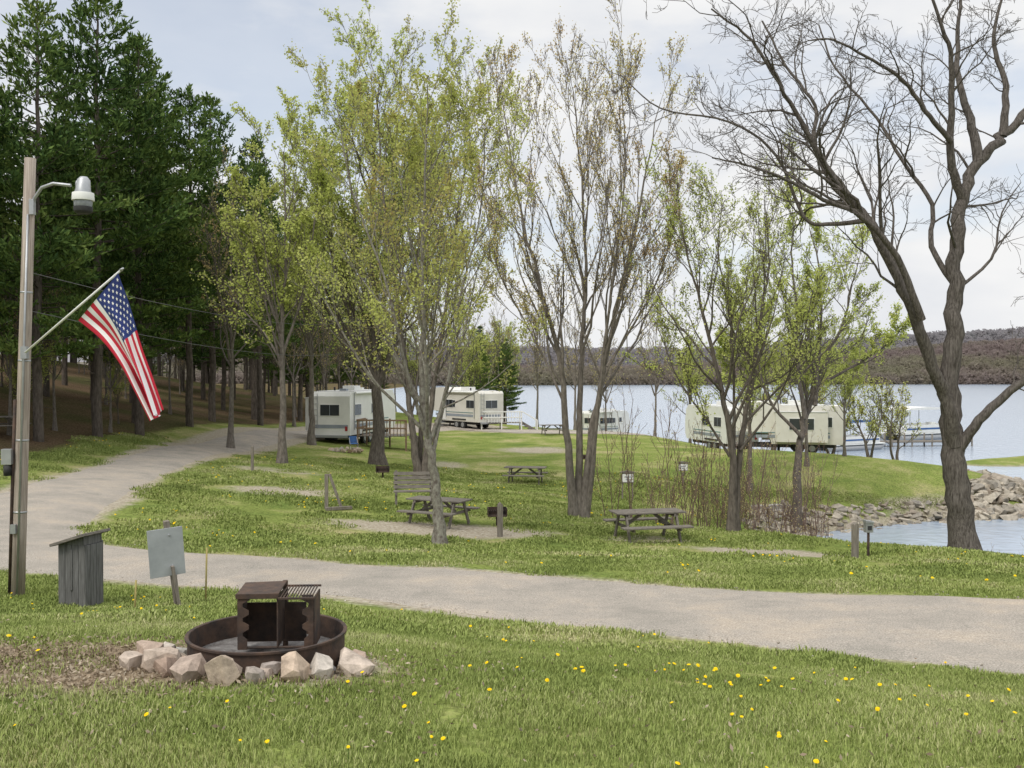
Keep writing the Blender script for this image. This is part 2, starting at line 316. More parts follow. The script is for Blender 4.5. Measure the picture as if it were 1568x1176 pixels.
# ------------------------------------------------------------------ mesh builder
class B:
    def __init__(s): s.v = []; s.f = []; s.mi = []; s.mats = []; s.sm = []
    def m(s, k):
        k = M[k] if isinstance(k, str) else k
        if k not in s.mats: s.mats.append(k)
        return s.mats.index(k)
    def add(s, v, f, k, smooth=False):
        o = len(s.v); s.v += [tuple(q) for q in v]; i = s.m(k)
        for q in f: s.f.append(tuple(o+a for a in q)); s.mi.append(i); s.sm.append(smooth)
    def box(s, c, d, k, rot=(0,0,0)):
        e = Euler(rot).to_matrix(); c = Vector(c); v = []
        for z in (-.5,.5):
            for y in (-.5,.5):
                for x in (-.5,.5): v.append(c+e@Vector((x*d[0], y*d[1], z*d[2])))
        s.add(v, [(0,2,3,1),(4,5,7,6),(0,1,5,4),(2,6,7,3),(0,4,6,2),(1,3,7,5)], k)
    def prism(s, poly, t0, t1, k, plane='xz'):
        n = len(poly); v = []
        for t in (t0, t1):
            for a, b in poly: v.append((a, t, b) if plane == 'xz' else ((t, a, b) if plane == 'yz' else (a, b, t)))
        f = [tuple(range(n)), tuple(range(2*n-1, n-1, -1))]+[(i, i+n, (i+1) % n+n, (i+1) % n) for i in range(n)]
        s.add(v, f, k)
    def beam(s, p1, p2, w, t, k):
        p1 = Vector(p1); p2 = Vector(p2); d = p2-p1; q = d.to_track_quat('Z', 'Y').to_matrix(); c = (p1+p2)/2; v = []
        for z in (-.5,.5):
            for y in (-.5,.5):
                for x in (-.5,.5): v.append(c+q@Vector((x*w, y*t, z*d.length)))
        s.add(v, [(0,2,3,1),(4,5,7,6),(0,1,5,4),(2,6,7,3),(0,4,6,2),(1,3,7,5)], k)
    def tube(s, pts, rad, k, n=12, cap=True):
        if not isinstance(rad, (list, tuple)): rad = [rad]*len(pts)
        P = [Vector(p) for p in pts]; v = []; prev = None
        for i, p in enumerate(P):
            d = (P[min(i+1, len(P)-1)]-P[max(i-1, 0)]).normalized()
            if prev is None: u = d.orthogonal().normalized()
            else: u = (prev-d*prev.dot(d)).normalized()
            prev = u; w = d.cross(u)
            for a in range(n):
                t = 2*math.pi*a/n; v.append(p+(u*math.cos(t)+w*math.sin(t))*rad[i])
        f = [(i*n+a, i*n+(a+1) % n, (i+1)*n+(a+1) % n, (i+1)*n+a) for i in range(len(P)-1) for a in range(n)]
        s.add(v, f, k, True)
        if cap:
            o = len(s.v)-len(v); i = s.m(k)
            s.f.append(tuple(o+a for a in range(n-1, -1, -1))); s.mi.append(i); s.sm.append(False)
            s.f.append(tuple(o+(len(P)-1)*n+a for a in range(n))); s.mi.append(i); s.sm.append(False)
    def rock(s, c, d, k, rng=R, npts=16):
        bm = bmesh.new(); e = Euler((rng.uniform(-.4,.4), rng.uniform(-.4,.4), rng.uniform(0,6.3))).to_matrix()
        for _ in range(npts):
            q = Vector((rng.gauss(0,1), rng.gauss(0,1), rng.gauss(0,1))).normalized()
            q = Vector([math.copysign(abs(a)**.6, a) for a in q])*rng.uniform(.82,1.0)
            bm.verts.new(Vector(c)+e@Vector((q.x*d[0]/2, q.y*d[1]/2, q.z*d[2]/2)))
        r = bmesh.ops.convex_hull(bm, input=bm.verts)
        bmesh.ops.delete(bm, geom=[x for x in r['geom_interior'] if isinstance(x, bmesh.types.BMVert)], context='VERTS')
        bm.verts.index_update(); bm.verts.ensure_lookup_table()
        s.add([x.co.copy() for x in bm.verts], [[x.index for x in f.verts] for f in bm.faces], k); bm.free()
    def build(s, name, loc=(0,0,0), rotz=0, bevel=0, scale=1):
        me = bpy.data.meshes.new(name); me.from_pydata(s.v, [], s.f)
        for m_ in s.mats: me.materials.append(m_)
        me.polygons.foreach_set('material_index', s.mi); me.polygons.foreach_set('use_smooth', s.sm); me.update()
        bm = bmesh.new(); bm.from_mesh(me); bmesh.ops.recalc_face_normals(bm, faces=bm.faces); bm.to_mesh(me); bm.free()
        o = bpy.data.objects.new(name, me); o.location = loc; o.rotation_euler = (0, 0, rotz); o.scale = (scale,)*3; COL.objects.link(o)
        if bevel:
            b = o.modifiers.new('bevel', 'BEVEL'); b.width = bevel; b.segments = 2; b.limit_method = 'ANGLE'; b.angle_limit = .7
        return o
def G(x, y, dz=0): return (x, y, h(x, y)+dz)

# ------------------------------------------------------------------ trees
class TB:
    def __init__(s): s.v = []; s.f = []; s.leaf = []
    def tube(s, P, Rr, n):
        o = len(s.v); prev = None; v = s.v
        for i, p in enumerate(P):
            a = P[i-1] if i else P[0]; b = P[i+1] if i < len(P)-1 else P[-1]
            d = (b-a); d.normalize()
            u = d.orthogonal() if prev is None else prev-d*prev.dot(d)
            u.normalize(); prev = u; w = d.cross(u); r = Rr[i]
            for k in range(n):
                t = 6.2832*k/n; v.append(p+u*(r*math.cos(t))+w*(r*math.sin(t)))
        for i in range(len(P)-1):
            for k in range(n):
                k2 = (k+1) % n; s.f.append((o+i*n+k, o+i*n+k2, o+(i+1)*n+k2, o+(i+1)*n+k))
def grow(tb, p, d, L, r, lvl, c, rng):
    ns = c['seg'][min(lvl, len(c['seg'])-1)]; P = [p.copy()]; Rr = [r]; q = p.copy(); d = d.normalized(); st = L/ns
    for i in range(ns):
        wb = c['wob']
        d = Vector((d.x+rng.gauss(0, wb), d.y+rng.gauss(0, wb), d.z+rng.gauss(0, wb)+c['up'])).normalized()
        q = q+d*st; P.append(q.copy()); Rr.append(max(c['rmin'], r*(1-.8*(i+1)/ns)))
    kids(tb, P, Rr, L, lvl, c, rng)
def kids(tb, P, Rr, L, lvl, c, rng, t0=None, nk=None):
    tb.tube(P, Rr, (10, 6, 4, 3, 3, 3)[min(lvl, 5)])
    if lvl >= c['leaf']:
        for i in range(1, len(P)):
            for _ in range(c['nl']):
                a = rng.random(); tb.leaf.append(P[i-1].lerp(P[i], a))
    if lvl >= c['max']: return
    n = nk if nk is not None else c['n'][lvl]; n = max(1, int(n*rng.uniform(.8, 1.2)))
    lo = t0 if t0 is not None else c['t0']
    for k in range(n):
        t = lo+(1-lo)*((k+rng.random())/n); x = t*(len(P)-1); i = min(int(x), len(P)-2); fr = x-i
        q = P[i].lerp(P[i+1], fr); tan = (P[i+1]-P[i]).normalized(); rr = Rr[i]*(1-fr)+Rr[i+1]*fr
        perp = tan.orthogonal().normalized(); perp = Matrix.Rotation(rng.uniform(0, 6.283), 3, tan)@perp
        ang = rng.uniform(*c['ang']); d = tan*math.cos(ang)+perp*math.sin(ang)
        l = L*c['ratio'][min(lvl, len(c['ratio'])-1)]*(1.15-.65*t)*rng.uniform(.6, 1.2)
        grow(tb, q, d, l, max(c['rmin'], min(rr*c.get('rr', .6), .013*l+c['rmin']*.6)), lvl+1, c, rng)
def leafquads(pts, size, rng, spread=.06, aspect=.7):
    P = np.array([tuple(p) for p in pts]); n = len(P); P = P+rng.normal(0, spread, P.shape)
    a = rng.normal(size=(n,3)); a /= np.linalg.norm(a, axis=1)[:,None]; b = np.cross(a, rng.normal(size=(n,3))); b /= np.linalg.norm(b, axis=1)[:,None]
    s = (size*rng.uniform(.5, 1.3, n))[:,None]; a = a*s; b = b*s*aspect
    V = np.stack([P-a*.5, P+b*.5, P+a*.5, P-b*.5], 1).reshape(-1, 3); F = np.arange(4*n).reshape(n, 4)
    return V, F
BASE = dict(seg=[10,6,4,3,2], wob=.11, up=.10, rmin=.005, n=[12,7,6,4], t0=.25, ang=(.4,.85), ratio=[.5,.5,.45,.45], leaf=3, nl=1, max=4)
def tree_mesh(name, stems, cfg, bark, leaf=None, lsize=.07, seed=1, spread=.08, keep=1.0):
    c = dict(BASE); c.update(cfg); rng = random.Random(seed); tb = TB()
    for st in stems:
        pts, r0, r1 = st[:3]; lo = st[3] if len(st) > 3 else c['t0']; nk = st[4] if len(st) > 4 else None
        P = [Vector(q) for q in catmull(pts, 5)]; m_ = len(P); L = sum((P[i+1]-P[i]).length for i in range(m_-1))
        jit = r0*.12
        P = [p+Vector((rng.gauss(0, jit), rng.gauss(0, jit), 0)) if 0 < i < m_-1 else p for i, p in enumerate(P)]
        Rr = [r0+(r1-r0)*(i/(m_-1))**c.get('tap', .6) for i in range(m_)]
        if pts[0][2] <= 0.01: Rr[0] *= 1.5; Rr[1] *= 1.12; P[0].z -= .25
        kids(tb, P, Rr, L, 0, c, rng, lo, nk)
    V = np.array([tuple(q) for q in tb.v]); F = np.array(tb.f); mi = np.zeros(len(F)); mats = [M[bark]]
    if leaf and tb.leaf:
        pts = [q for q in tb.leaf if rng.random() < keep]
        lv, lf = leafquads(pts, lsize, np.random.RandomState(seed), spread); lf = lf+len(V)
        V = np.concatenate([V, lv]); F = np.concatenate([F, lf]); mi = np.concatenate([mi, np.ones(len(lf))]); mats.append(M[leaf])
    return npmesh(name, V, F, mats, mi)

# foreground-lawn maple
me = tree_mesh('t1', [([(0,0,0),(-.1,.05,1.1),(-.28,.0,2.3),(-.4,.1,3.3),(-.45,.2,5.5),(-.40,.1,8),(-.3,0,10.5)], .17, .012, .28, 14),
 ([(-.3,0,2.4),(-.75,-.3,4),(-1.2,-.5,6),(-1.9,-.8,8),(-2.2,-.9,9.8)], .06, .01, .12, 13),
 ([(-.28,0,2.2),(.1,.4,3.6),(.4,.6,5.6),(.9,.7,7.8),(1.0,.6,9.8)], .055, .01, .12, 13),
 ([(-.35,.1,2.8),(-.5,.9,5),(-.9,1.4,7.5),(-1.2,1.7,9.3)], .05, .01, .12, 11)],
 dict(n=[11,6,5,4], up=.12, nl=3, leaf=3, ratio=[.42,.5,.45,.45]), 'barklichen', 'leafB', .066, 11, keep=.75)
link('maple_tree', me, G(-1.63,22.5))
me = tree_mesh('t2', [([(0,0,0),(0,0,3),(-.2,0,6),(-.3,0,10),(-.2,0,14),(.1,0,18.3)], .38, .03, .22, 24),
 ([(0,0,3.5),(-1.2,.3,6.5),(-2.3,.5,10.5),(-3.4,.4,15)], .16, .02, .12, 16),([(0,0,3.8),(1.2,-.4,7),(2.2,-.8,11),(3.0,-.8,15.5)], .16, .02, .12, 16),
 ([(0,0,5),(.3,1.5,9),(.9,2.4,15)], .12, .02, .12, 13),([(0,0,4.5),(-.6,-1.6,9),(-1.2,-2.4,15.8)], .12, .02, .12, 13)],
 dict(n=[14,8,6,4], rmin=.008, ratio=[.42,.5,.45,.45], nl=2), 'bark', 'leafA', .12, 12, keep=.75)
link('maple_tree', me, G(-6.4,47))
me = tree_mesh('t3', [([(0,0,0),(.05,0,3),(0,0,6),(.2,0,9),(.1,0,13)], .2, .02, .3, 20),([(0,0,4),(-.8,.3,7),(-1.6,.2,11)], .08, .015, .2, 13),([(0,0,4.4),(.9,.3,7.5),(1.6,.2,11.8)], .08, .015, .2, 13)],
 dict(n=[14,7,6,4], rmin=.008, nl=2, ratio=[.4,.5,.45,.45]), 'barkgrey', 'leafA', .12, 13, keep=.5)
T3 = me
link('maple_tree', me, G(-9.6,41)); link('maple_tree', me, G(-11.0,54), 2.0, 1.05)
me = tree_mesh('t4', [([(0,0,0),(-.3,0,2.5),(-.7,0,6),(-1.4,0,11),(-1.6,0,15)], .2, .02, .25, 18),([(.2,0,0),(.5,.2,3),(1.1,.3,7),(1.6,.2,11),(2.3,.2,15)], .17, .02, .25, 18),
 ([(0,.2,0),(.1,.6,4),(.3,1.0,9),(.2,1.4,14.5)], .14, .02, .25, 15)], dict(n=[14,7,6,4], rmin=.008, up=.15, ang=(.3,.7), ratio=[.4,.5,.45,.45], nl=2), 'bark', 'leafB', .10, 14, keep=.6)
link('maple_tree', me, G(-3.8,40))
s = .0199
def pl(base, pts, s, ys): return [((x-base[0])*s, ys*i/(len(pts)-1), (base[1]-y)*s) for i, (x, y) in enumerate(pts)]
b5 = (885,790)
me = tree_mesh('t5', [(pl(b5, [(881,790),(868,680),(858,560),(830,450),(795,320),(770,170)], s, -1.2), .17, .012, .3, 17),
 (pl(b5, [(886,790),(888,650),(893,520),(900,400),(893,260),(880,120)], s, .9), .15, .012, .35, 17),
 (pl(b5, [(893,790),(908,660),(928,560),(950,450),(985,300),(1015,150)], s, .5), .17, .012, .3, 17),
 (pl(b5, [(900,788),(910,680),(920,560),(935,420),(950,280),(940,110)], s, -1.6), .10, .012, .3, 15),
 (pl(b5, [(866,620),(840,560),(800,480),(760,400),(740,290)], s, 1.2), .05, .012, .2, 13),
 (pl(b5, [(930,560),(970,500),(1010,430),(1040,340),(1050,250)], s, 1.5), .05, .012, .2, 13)],
 dict(n=[12,7,6,4], rmin=.006, up=.16, ang=(.25,.6), ratio=[.36,.5,.45,.45], nl=1, leaf=3), 'barkgrey', 'leafC', .066, 15, keep=.7)
link('maple_tree', me, G(2.0,30))
b6 = (1125,815); s = .0186
me = tree_mesh('t6', [(pl(b6, [(1122,815),(1120,700),(1100,600),(1075,500),(1050,420),(1030,340)], s, -1), .15, .012, .25, 15),
 (pl(b6, [(1127,815),(1135,690),(1155,590),(1172,480),(1185,400),(1180,300)], s, .8), .13, .012, .25, 15),
 (pl(b6, [(1124,700),(1128,600),(1125,480),(1110,380),(1120,300)], s, 1.3), .06, .012, .2, 12),
 (pl(b6, [(1135,690),(1180,620),(1210,540),(1225,450)], s, -1.2), .05, .012, .2, 12),
 (pl(b6, [(1118,700),(1080,640),(1040,580),(1010,500)], s, .4), .05, .012, .2, 12)],
 dict(n=[12,6,5,4], rmin=.006, up=.12, ratio=[.42,.5,.45,.45], nl=2), 'bark', 'leafA', .064, 16, keep=.5)
link('maple_tree', me, G(6.34,28))
b7 = (1245,790); s = .0279
me = tree_mesh('t7', [(pl(b7, [(1243,790),(1245,690),(1262,610),(1290,540),(1325,460),(1350,370)], s, 1), .26, .02, .3, 15),
 (pl(b7, [(1255,620),(1240,540),(1235,450),(1225,360),(1230,310)], s, -1), .13, .02, .15, 15),(pl(b7, [(1270,600),(1285,480),(1290,380),(1280,310)], s, 1.8), .11, .02, .15, 13),
 (pl(b7, [(1250,650),(1200,590),(1180,500),(1160,420)], s, 1.), .10, .02, .2, 12),(pl(b7, [(1290,560),(1340,530),(1380,500),(1400,470)], s, -1.), .08, .02, .2, 10)],
 dict(n=[12,7,6,4], rmin=.008, up=.12, ratio=[.4,.5,.45,.45], nl=2), 'bark', 'leafA', .10, 17, keep=.45)
link('maple_tree', me, G(12.7,43.5)); link('maple_tree', T3, G(11.6,48), .4, .75); link('maple_tree', T3, G(15.6,52), 3.4, .62); link('maple_tree', T3, G(18.6,55), 5.0, .5)

# big bare tree
bb = (1467,848); s = .01726
def L8(pts, y1): return pl(bb, pts, s, y1)
stems = [(L8([(1467,848),(1458,760),(1448,680),(1447,620),(1450,540),(1455,460),(1458,380),(1472,300),(1497,240),(1535,200),(1590,140),(1640,60)], .6), .37, .08, .45, 9),
 (L8([(1450,680),(1432,610),(1405,560),(1375,490),(1335,415),(1290,345),(1235,280),(1190,215),(1155,160),(1110,100),(1050,60)], -2.2), .20, .02, .35, 20),
 (L8([(1375,490),(1330,400),(1270,345),(1210,325),(1150,300),(1090,285),(1040,280)], -3.2), .10, .015, .3, 14),
 (L8([(1448,640),(1415,540),(1385,440),(1365,370),(1330,310),(1290,270),(1262,190),(1268,130),(1225,60),(1190,-20)], 2.5), .16, .025, .3, 18),
 (L8([(1472,300),(1445,240),(1437,160),(1425,90),(1395,30),(1360,-60)], -1.2), .14, .02, .3, 14),
 (L8([(1440,215),(1395,185),(1345,140),(1290,120),(1225,100),(1180,110)], -2.5), .08, .015, .2, 14),
 (L8([(1497,240),(1490,170),(1478,100),(1485,20),(1500,-80)], 1.5), .15, .03, .25, 13),
 (L8([(1452,690),(1480,640),(1520,595),(1548,560),(1560,500),(1575,430),(1620,360)], -1.6), .15, .05, .3, 12),
 (L8([(1460,440),(1430,370),(1440,300),(1400,220),(1370,150),(1310,60),(1290,-20)], 2.8), .09, .02, .25, 13),
 (L8([(1290,345),(1240,350),(1200,340),(1160,250),(1090,200),(990,180),(930,130)], -1.0), .07, .012, .3, 13),
 (L8([(1535,200),(1545,120),(1530,50),(1550,-40)], 1.0), .12, .03, .25, 11)]
def fixdepth(st, y0): st[0][:] = [(a, b+y0*(1-i/(len(st[0])-1)), c) for i, (a, b, c) in enumerate(st[0])]
fixdepth(stems[2], -1.0); fixdepth(stems[4], .42); fixdepth(stems[5], -.1); fixdepth(stems[6], .45); fixdepth(stems[8], .25); fixdepth(stems[9], -1.1); fixdepth(stems[10], .5)
me = tree_mesh('t8', stems, dict(n=[10,7,5], rmin=.0055, up=.03, wob=.2, ang=(.45,1.0), ratio=[.30,.55,.55], max=3, seg=[10,8,6,4], leaf=9, tap=.75), 'barkbig', None, seed=21)
link('walnut_tree', me, G(12.0,26))

me = tree_mesh('t9', [([(0,0,0),(.2,0,1),(.7,0,2),(1.4,0,3.2)], .13, .02, .3, 9),([(0,0,0),(-.5,.2,1.2),(-.9,.1,2.6),(-.8,0,3.8)], .1, .02, .3, 9)], dict(n=[9,6,5,3], rmin=.01, nl=1, ratio=[.55,.5,.45,.45]), 'bark', 'leafB', .09, 31, keep=.6)
for x, y, r_ in ((20.2,62,0),(22.0,60.5,2),(17.5,66,4),(23.5,60,1)): link('shoreline_tree', me, G(x, y), r_, 1.15)
rngs = random.Random(5); st = []
for k in range(18):
    x = rngs.uniform(-1.5,1.5); y = rngs.uniform(-.8,.8); l = rngs.uniform(1.6,4.2); dx = rngs.uniform(-.6,.6)
    st.append(([(x,y,0),(x+dx*.3,y,l*.35),(x+dx,y+rngs.uniform(-.4,.4),l)], .018, .007, .2, 8))
me = tree_mesh('thicket', st, dict(n=[7,4,2], max=2, rmin=.005, ratio=[.35,.4], leaf=1, nl=1, up=.15), 'twigred', 'leafC', .05, 33, keep=.35)
for x, y, r_, sc in ((4.3,31.5,0,1),(6.2,32,2,.9),(9.6,33,1,.9),(12.2,42.6,3,1),(10.2,42,4,1),(7.6,33,5,1.0)): link('thicket_shrub', me, G(x, y), r_, sc)
for x, y, r_, sc in ((14.6,27.5,1,.33),(15.6,27.8,3,.36),(14,28.6,5,.3)): link('bank_shrub', me, G(x, y), r_, sc)

# background deciduous
me_b1 = tree_mesh('bg1', [([(0,0,0),(.1,0,4),(0,0,9),(.2,0,14)], .2, .03, .35, 20),([(0,0,5),(1,.5,8),(1.8,.6,12.5)], .1, .03, .2, 12),([(0,0,5),(-1,-.5,8),(-1.8,-.4,12)], .1, .03, .2, 12)], dict(n=[14,7,5], max=3, rmin=.012, ratio=[.4,.5,.5], leaf=2, nl=1, up=.12), 'barkgrey', 'leafC', .13, 41, keep=.4)
me_b2 = tree_mesh('bg2', [([(0,0,0),(.1,0,3),(.3,0,7),(.2,0,11)], .16, .03, .3, 20),([(0,0,3),(1,.5,6),(1.5,.6,9.5)], .1, .03, .2, 12)], dict(n=[14,7,5], max=3, rmin=.012, ratio=[.45,.5,.5], leaf=2, nl=2, up=.1), 'bark', 'leafA', .16, 42, keep=.6)

# pines
def pine_mesh(name, ht, seed, base=.28, lmax=3.4, dens=1.0):
    rng = random.Random(seed); tb = TB(); tu = []; td = []
    P = [Vector((rng.gauss(0,.06), rng.gauss(0,.06), ht*i/12)) for i in range(13)]; P[0] = Vector((0,0,-.3))
    r0 = ht*.0115; tb.tube(P, [r0*(1-.93*i/12)+.012 for i in range(13)], 8)
    z = ht*.08
    while z < ht*base:
        a = rng.uniform(0, 6.28); l = rng.uniform(.4, 1.6); q = Vector((0,0,z)); d = Vector((math.cos(a), math.sin(a), rng.uniform(-.1,.2)))
        tb.tube([q, q+d*l*.5, q+d*l+Vector((0,0,-.1))], [.025,.015,.006], 3); z += rng.uniform(.3,.7)
    while z < ht-.3:
        t = (z/ht-base)/(1-base); Lr = lmax*(math.sin(min(1, t*3.5+.3)*math.pi/2))*(1-t**1.4)**.8+.3
        nb = rng.choice((4,5,5,6)) ; a0 = rng.uniform(0, 6.28)
        for k in range(nb):
            if rng.random() < .12: continue
            a = a0+6.283*k/nb+rng.gauss(0,.2); l = Lr*rng.uniform(.5,1.25); el = -.08+.75*t**1.5+rng.gauss(0,.08)
            q = Vector((0,0,z+rng.uniform(-.15,.15))); d = Vector((math.cos(a)*math.cos(el), math.sin(a)*math.cos(el), math.sin(el))); side = Vector((-math.sin(a), math.cos(a), 0))
            pts = [q]; ns = 5; dd = d.copy()
            for i in range(ns):
                dd = (dd+Vector((rng.gauss(0,.06), rng.gauss(0,.06), .07))).normalized(); q = q+dd*(l/ns); pts.append(q.copy())
            tb.tube(pts, [.035*(1-.8*i/ns)*(.5+l/6) for i in range(ns+1)], 3)
            m_ = max(3, int(l*2.8*dens))
            for j in range(m_):
                f = .3+.7*(j+rng.random())/m_; x = f*ns; i = min(int(x), ns-1); p = pts[i].lerp(pts[i+1], x-i)
                tu.append(p); td.append(dd)
                for sg in (-1, 1):
                    sl = l*.42*(1.12-f)*rng.uniform(.5,1.2)+.12; sd = (dd*.7+side*sg*rng.uniform(.6,1)+Vector((0,0,rng.uniform(0,.2)))).normalized()
                    mm = max(1, int(sl/.24*dens))
                    for w in range(mm): tu.append(p+sd*(sl*(w+1)/mm)); td.append(sd)
        z += rng.uniform(.42,.75)
    for _ in range(12): tu.append(Vector((0,0,ht-rng.uniform(0,.5)))); td.append(Vector((0,0,1)))
    V = np.array([tuple(q) for q in tb.v]); F = np.array(tb.f)
    T = np.array([tuple(q) for q in tu]); Dd = np.array([tuple(q) for q in td]); K = 5; rs = np.random.RandomState(seed)
    T = np.repeat(T, K, 0); Dd = np.repeat(Dd, K, 0); nn = len(T); T = T+rs.normal(0, .05, T.shape)
    dr = Dd*.65+rs.normal(0, .45, T.shape)+np.array([0,0,.4]); dr /= np.linalg.norm(dr, axis=1)[:,None]
    w = np.cross(dr, rs.normal(size=T.shape)); w /= np.linalg.norm(w, axis=1)[:,None]; ln = rs.uniform(.2,.42,nn)[:,None]; wd = .05
    lv = np.stack([T-w*wd*.4, T+dr*ln*.6-w*wd, T+dr*ln, T+dr*ln*.6+w*wd], 1).reshape(-1, 3); lf = np.arange(4*nn).reshape(nn, 4)+len(V)
    return npmesh(name, np.concatenate([V, lv]), np.concatenate([F, lf]), [M['barkpine'], M['pine']], np.concatenate([np.zeros(len(F)), np.ones(nn)]))
PM = [pine_mesh('pine_a', 20, 1, .17, 4.0), pine_mesh('pine_b', 20, 2, .24, 3.4), pine_mesh('pine_c', 20, 3, .36, 4.0)]
fr = [(-18.3,38,17.5,0),(-17.9,42.5,19.5,2),(-21,36,17.5,1),(-17.6,46.5,18.6,0),(-19.5,51,20,1),(-17.7,54,18.6,2),(-18.3,60,19.6,0),(-16.9,66,17.6,1),(-18.6,71,20.5,1),(-16.6,77,16.5,0),(-17.5,84,17,2),(-20.4,31,15.5,2),(-24,31,17,0),(-16.0,91,15,0),(-14.0,98,14,1),(-24.5,38,18.5,0)]
for i, (x, y, ht, k) in enumerate(fr): link('pine_tree', PM[k], G(x, y, -.1), i*1.7, ht/20)
forest = bpy.data.objects.new('forest', None); COL.objects.link(forest)
rf = random.Random(99); placed = [(a, b) for a, b, _, _ in fr]
tries = 0
while len(placed) < 82 and tries < 6000:
    tries += 1
    y = rf.uniform(26, 120); x = rf.uniform(-62, -19)
    if x/y < -.75 or (y < 45 and x > -23): continue
    if min((x-a)**2+(y-b)**2 for a, b in placed) < 11: continue
    placed.append((x, y)); k = rf.choice((0,1,2,2))
    link('pine', PM[k], G(x, y, -.2), rf.uniform(0,6), rf.uniform(.62,.88), forest)
for i in range(95):
    x = rf.uniform(-70, 0); y = rf.uniform(100, 126)+(-x)*.35
    if h(x, y) < .4: continue
    q = rf.random()
    if q < .2: link('pine', rf.choice(PM[:2]), G(x, y, -.2), rf.uniform(0,6), rf.uniform(.4,.6), forest)
    else: link('deciduous', me_b1 if q < .65 else me_b2, G(x, y), rf.uniform(0,6), rf.uniform(.65,.95), forest)
for i in range(14):
    x = rf.uniform(-16,-9.5)-2; y = rf.uniform(66,98); link('deciduous', me_b1 if rf.random() < .6 else me_b2, G(x, y), rf.uniform(0,6), rf.uniform(.6,.8), forest)
for i in range(46):   # understorey saplings
    y = rf.uniform(36, 95); x = rf.uniform(-.62*y, -18.5)
    link('understorey', me_b1 if rf.random() < .7 else me_b2, G(x, y), rf.uniform(0,6), rf.uniform(.25,.5), forest)
for x, y, sc, k, r_ in ((-13.6,47.5,.85,0,1),(-19.5,26.5,.95,0,4),(2.5,98,.8,0,1),(9.5,99,.7,0,3),(14.5,80,.7,1,4),(-4,92,.7,1,5),(18.5,76,.6,1,5),(5.8,90,.8,0,2),(12.5,86,.75,0,0)):
    link('deciduous_tree', me_b2 if k else me_b1, G(x, y), r_, sc)
link('pine_tree', PM[0], G(-3.2,98), 1, .47); link('pine_tree', PM[1], G(-.8,104), 2, .44)

# ------------------------------------------------------------------ fire ring
b = B(); n = 48
def ringband(b, r, z0, z1, t, k):
    v = []
    for i in range(n):
        a = 6.28318*i/n; c, s_ = math.cos(a), math.sin(a)
        v += [(c*r, s_*r, z0),(c*r, s_*r, z1),(c*(r-t), s_*(r-t), z1),(c*(r-t), s_*(r-t), z0)]
    b.add(v, [(4*i+j, 4*((i+1) % n)+j, 4*((i+1) % n)+(j+1) % 4, 4*i+(j+1) % 4) for i in range(n) for j in range(4)], k, False)
ringband(b, .455, -.1, .20, .008, 'metal_dark'); ringband(b, .47, .188, .202, .02, 'metal_dark')
ash = mat('ash', (.10,.09,.085), (.22,.21,.20), 14, .95, .6)
b.add([(math.cos(6.283*i/n)*.447, math.sin(6.283*i/n)*.447, .07) for i in range(n)], [tuple(range(n))], ash)
gx0 = .05
for x0, sg in ((-.20+gx0, 1),(.24+gx0, -1)):
    b.box((x0,.02,.27), (.008,.24,.30), 'metal_dark')
    poly = [(0,.12),(.055,.12),(.055,.18),(.03,.20),(.03,.22),(.065,.24),(.065,.265),(.03,.285),(.03,.305),(.065,.325),(.065,.35),(.03,.37),(.03,.39),(.07,.41),(.07,.44),(0,.44)]
    b.prism([(x0+sg*p, q) for p, q in poly], -.112, -.104, 'metal_dark', 'xz')
b.box((-.02+gx0,.14,.22), (.36,.008,.24), 'metal_dark')
b.box((-.085+gx0,.015,.452), (.25,.27,.010), 'metal_dark', (.06,-.03,0)); b.box((-.085+gx0,-.118,.435), (.25,.008,.03), 'metal_dark')
for i in range(11): b.beam((.05+i*.018+gx0,-.14,.425), (.05+i*.018+gx0,.14,.44), .007, .007, 'metal_dark')
b.beam((.04+gx0,-.14,.425), (.25+gx0,-.14,.425), .012, .012, 'metal_dark'); b.beam((.04+gx0,.14,.44), (.25+gx0,.14,.44), .012, .012, 'metal_dark')
b.box((.03+gx0,.0,.28), (.008,.22,.30), 'metal_dark')
b.tube([(.03+gx0,.155,.0),(.03+gx0,.155,.47)], .016, 'metal_dark', 10)
b.tube([(-.2+gx0,-.1,.13),(.24+gx0,-.1,.13)], .008, 'metal_dark', 8)
b.rock((.12,-.12,.09), (.22,.1,.08), mat('charred_log', (.03,.027,.025), (.10,.09,.08), 12, .9))
b.build('fire_ring', G(FR[0], FR[1], -.03), .05, .0015)
b = B(); rr = random.Random(4)
for i in range(10):
    a = math.pi*(-1.02+1.04*i/9)+rr.gauss(0,.04); r_ = rr.uniform(.50,.53); sz = rr.uniform(.10,.14)
    x, y = FR[0]+math.cos(a)*r_, FR[1]+math.sin(a)*r_
    b.rock((x, y, h(x, y)+sz*.2), (sz*1.3, sz*.9, sz*.8), 'rock', rr, 26)
for x, y, sz in ((.54,-.06,.15),(.57,-.26,.25),(.40,-.40,.17),(.27,-.50,.20),(.14,-.44,.14),(.08,-.60,.14),(-.08,-.64,.22),(-.28,-.58,.20),(-.44,-.46,.15),(-.50,-.36,.20),(-.62,-.20,.21),(-.68,-.34,.15),(-.60,-.02,.15)):
    X, Y = FR[0]+x, FR[1]+y; b.rock((X, Y, h(X, Y)+sz*.25), (sz*1.25, sz*.85, sz*.85), 'rock', rr, 20)
b.build('fire_ring_stones', bevel=.010)

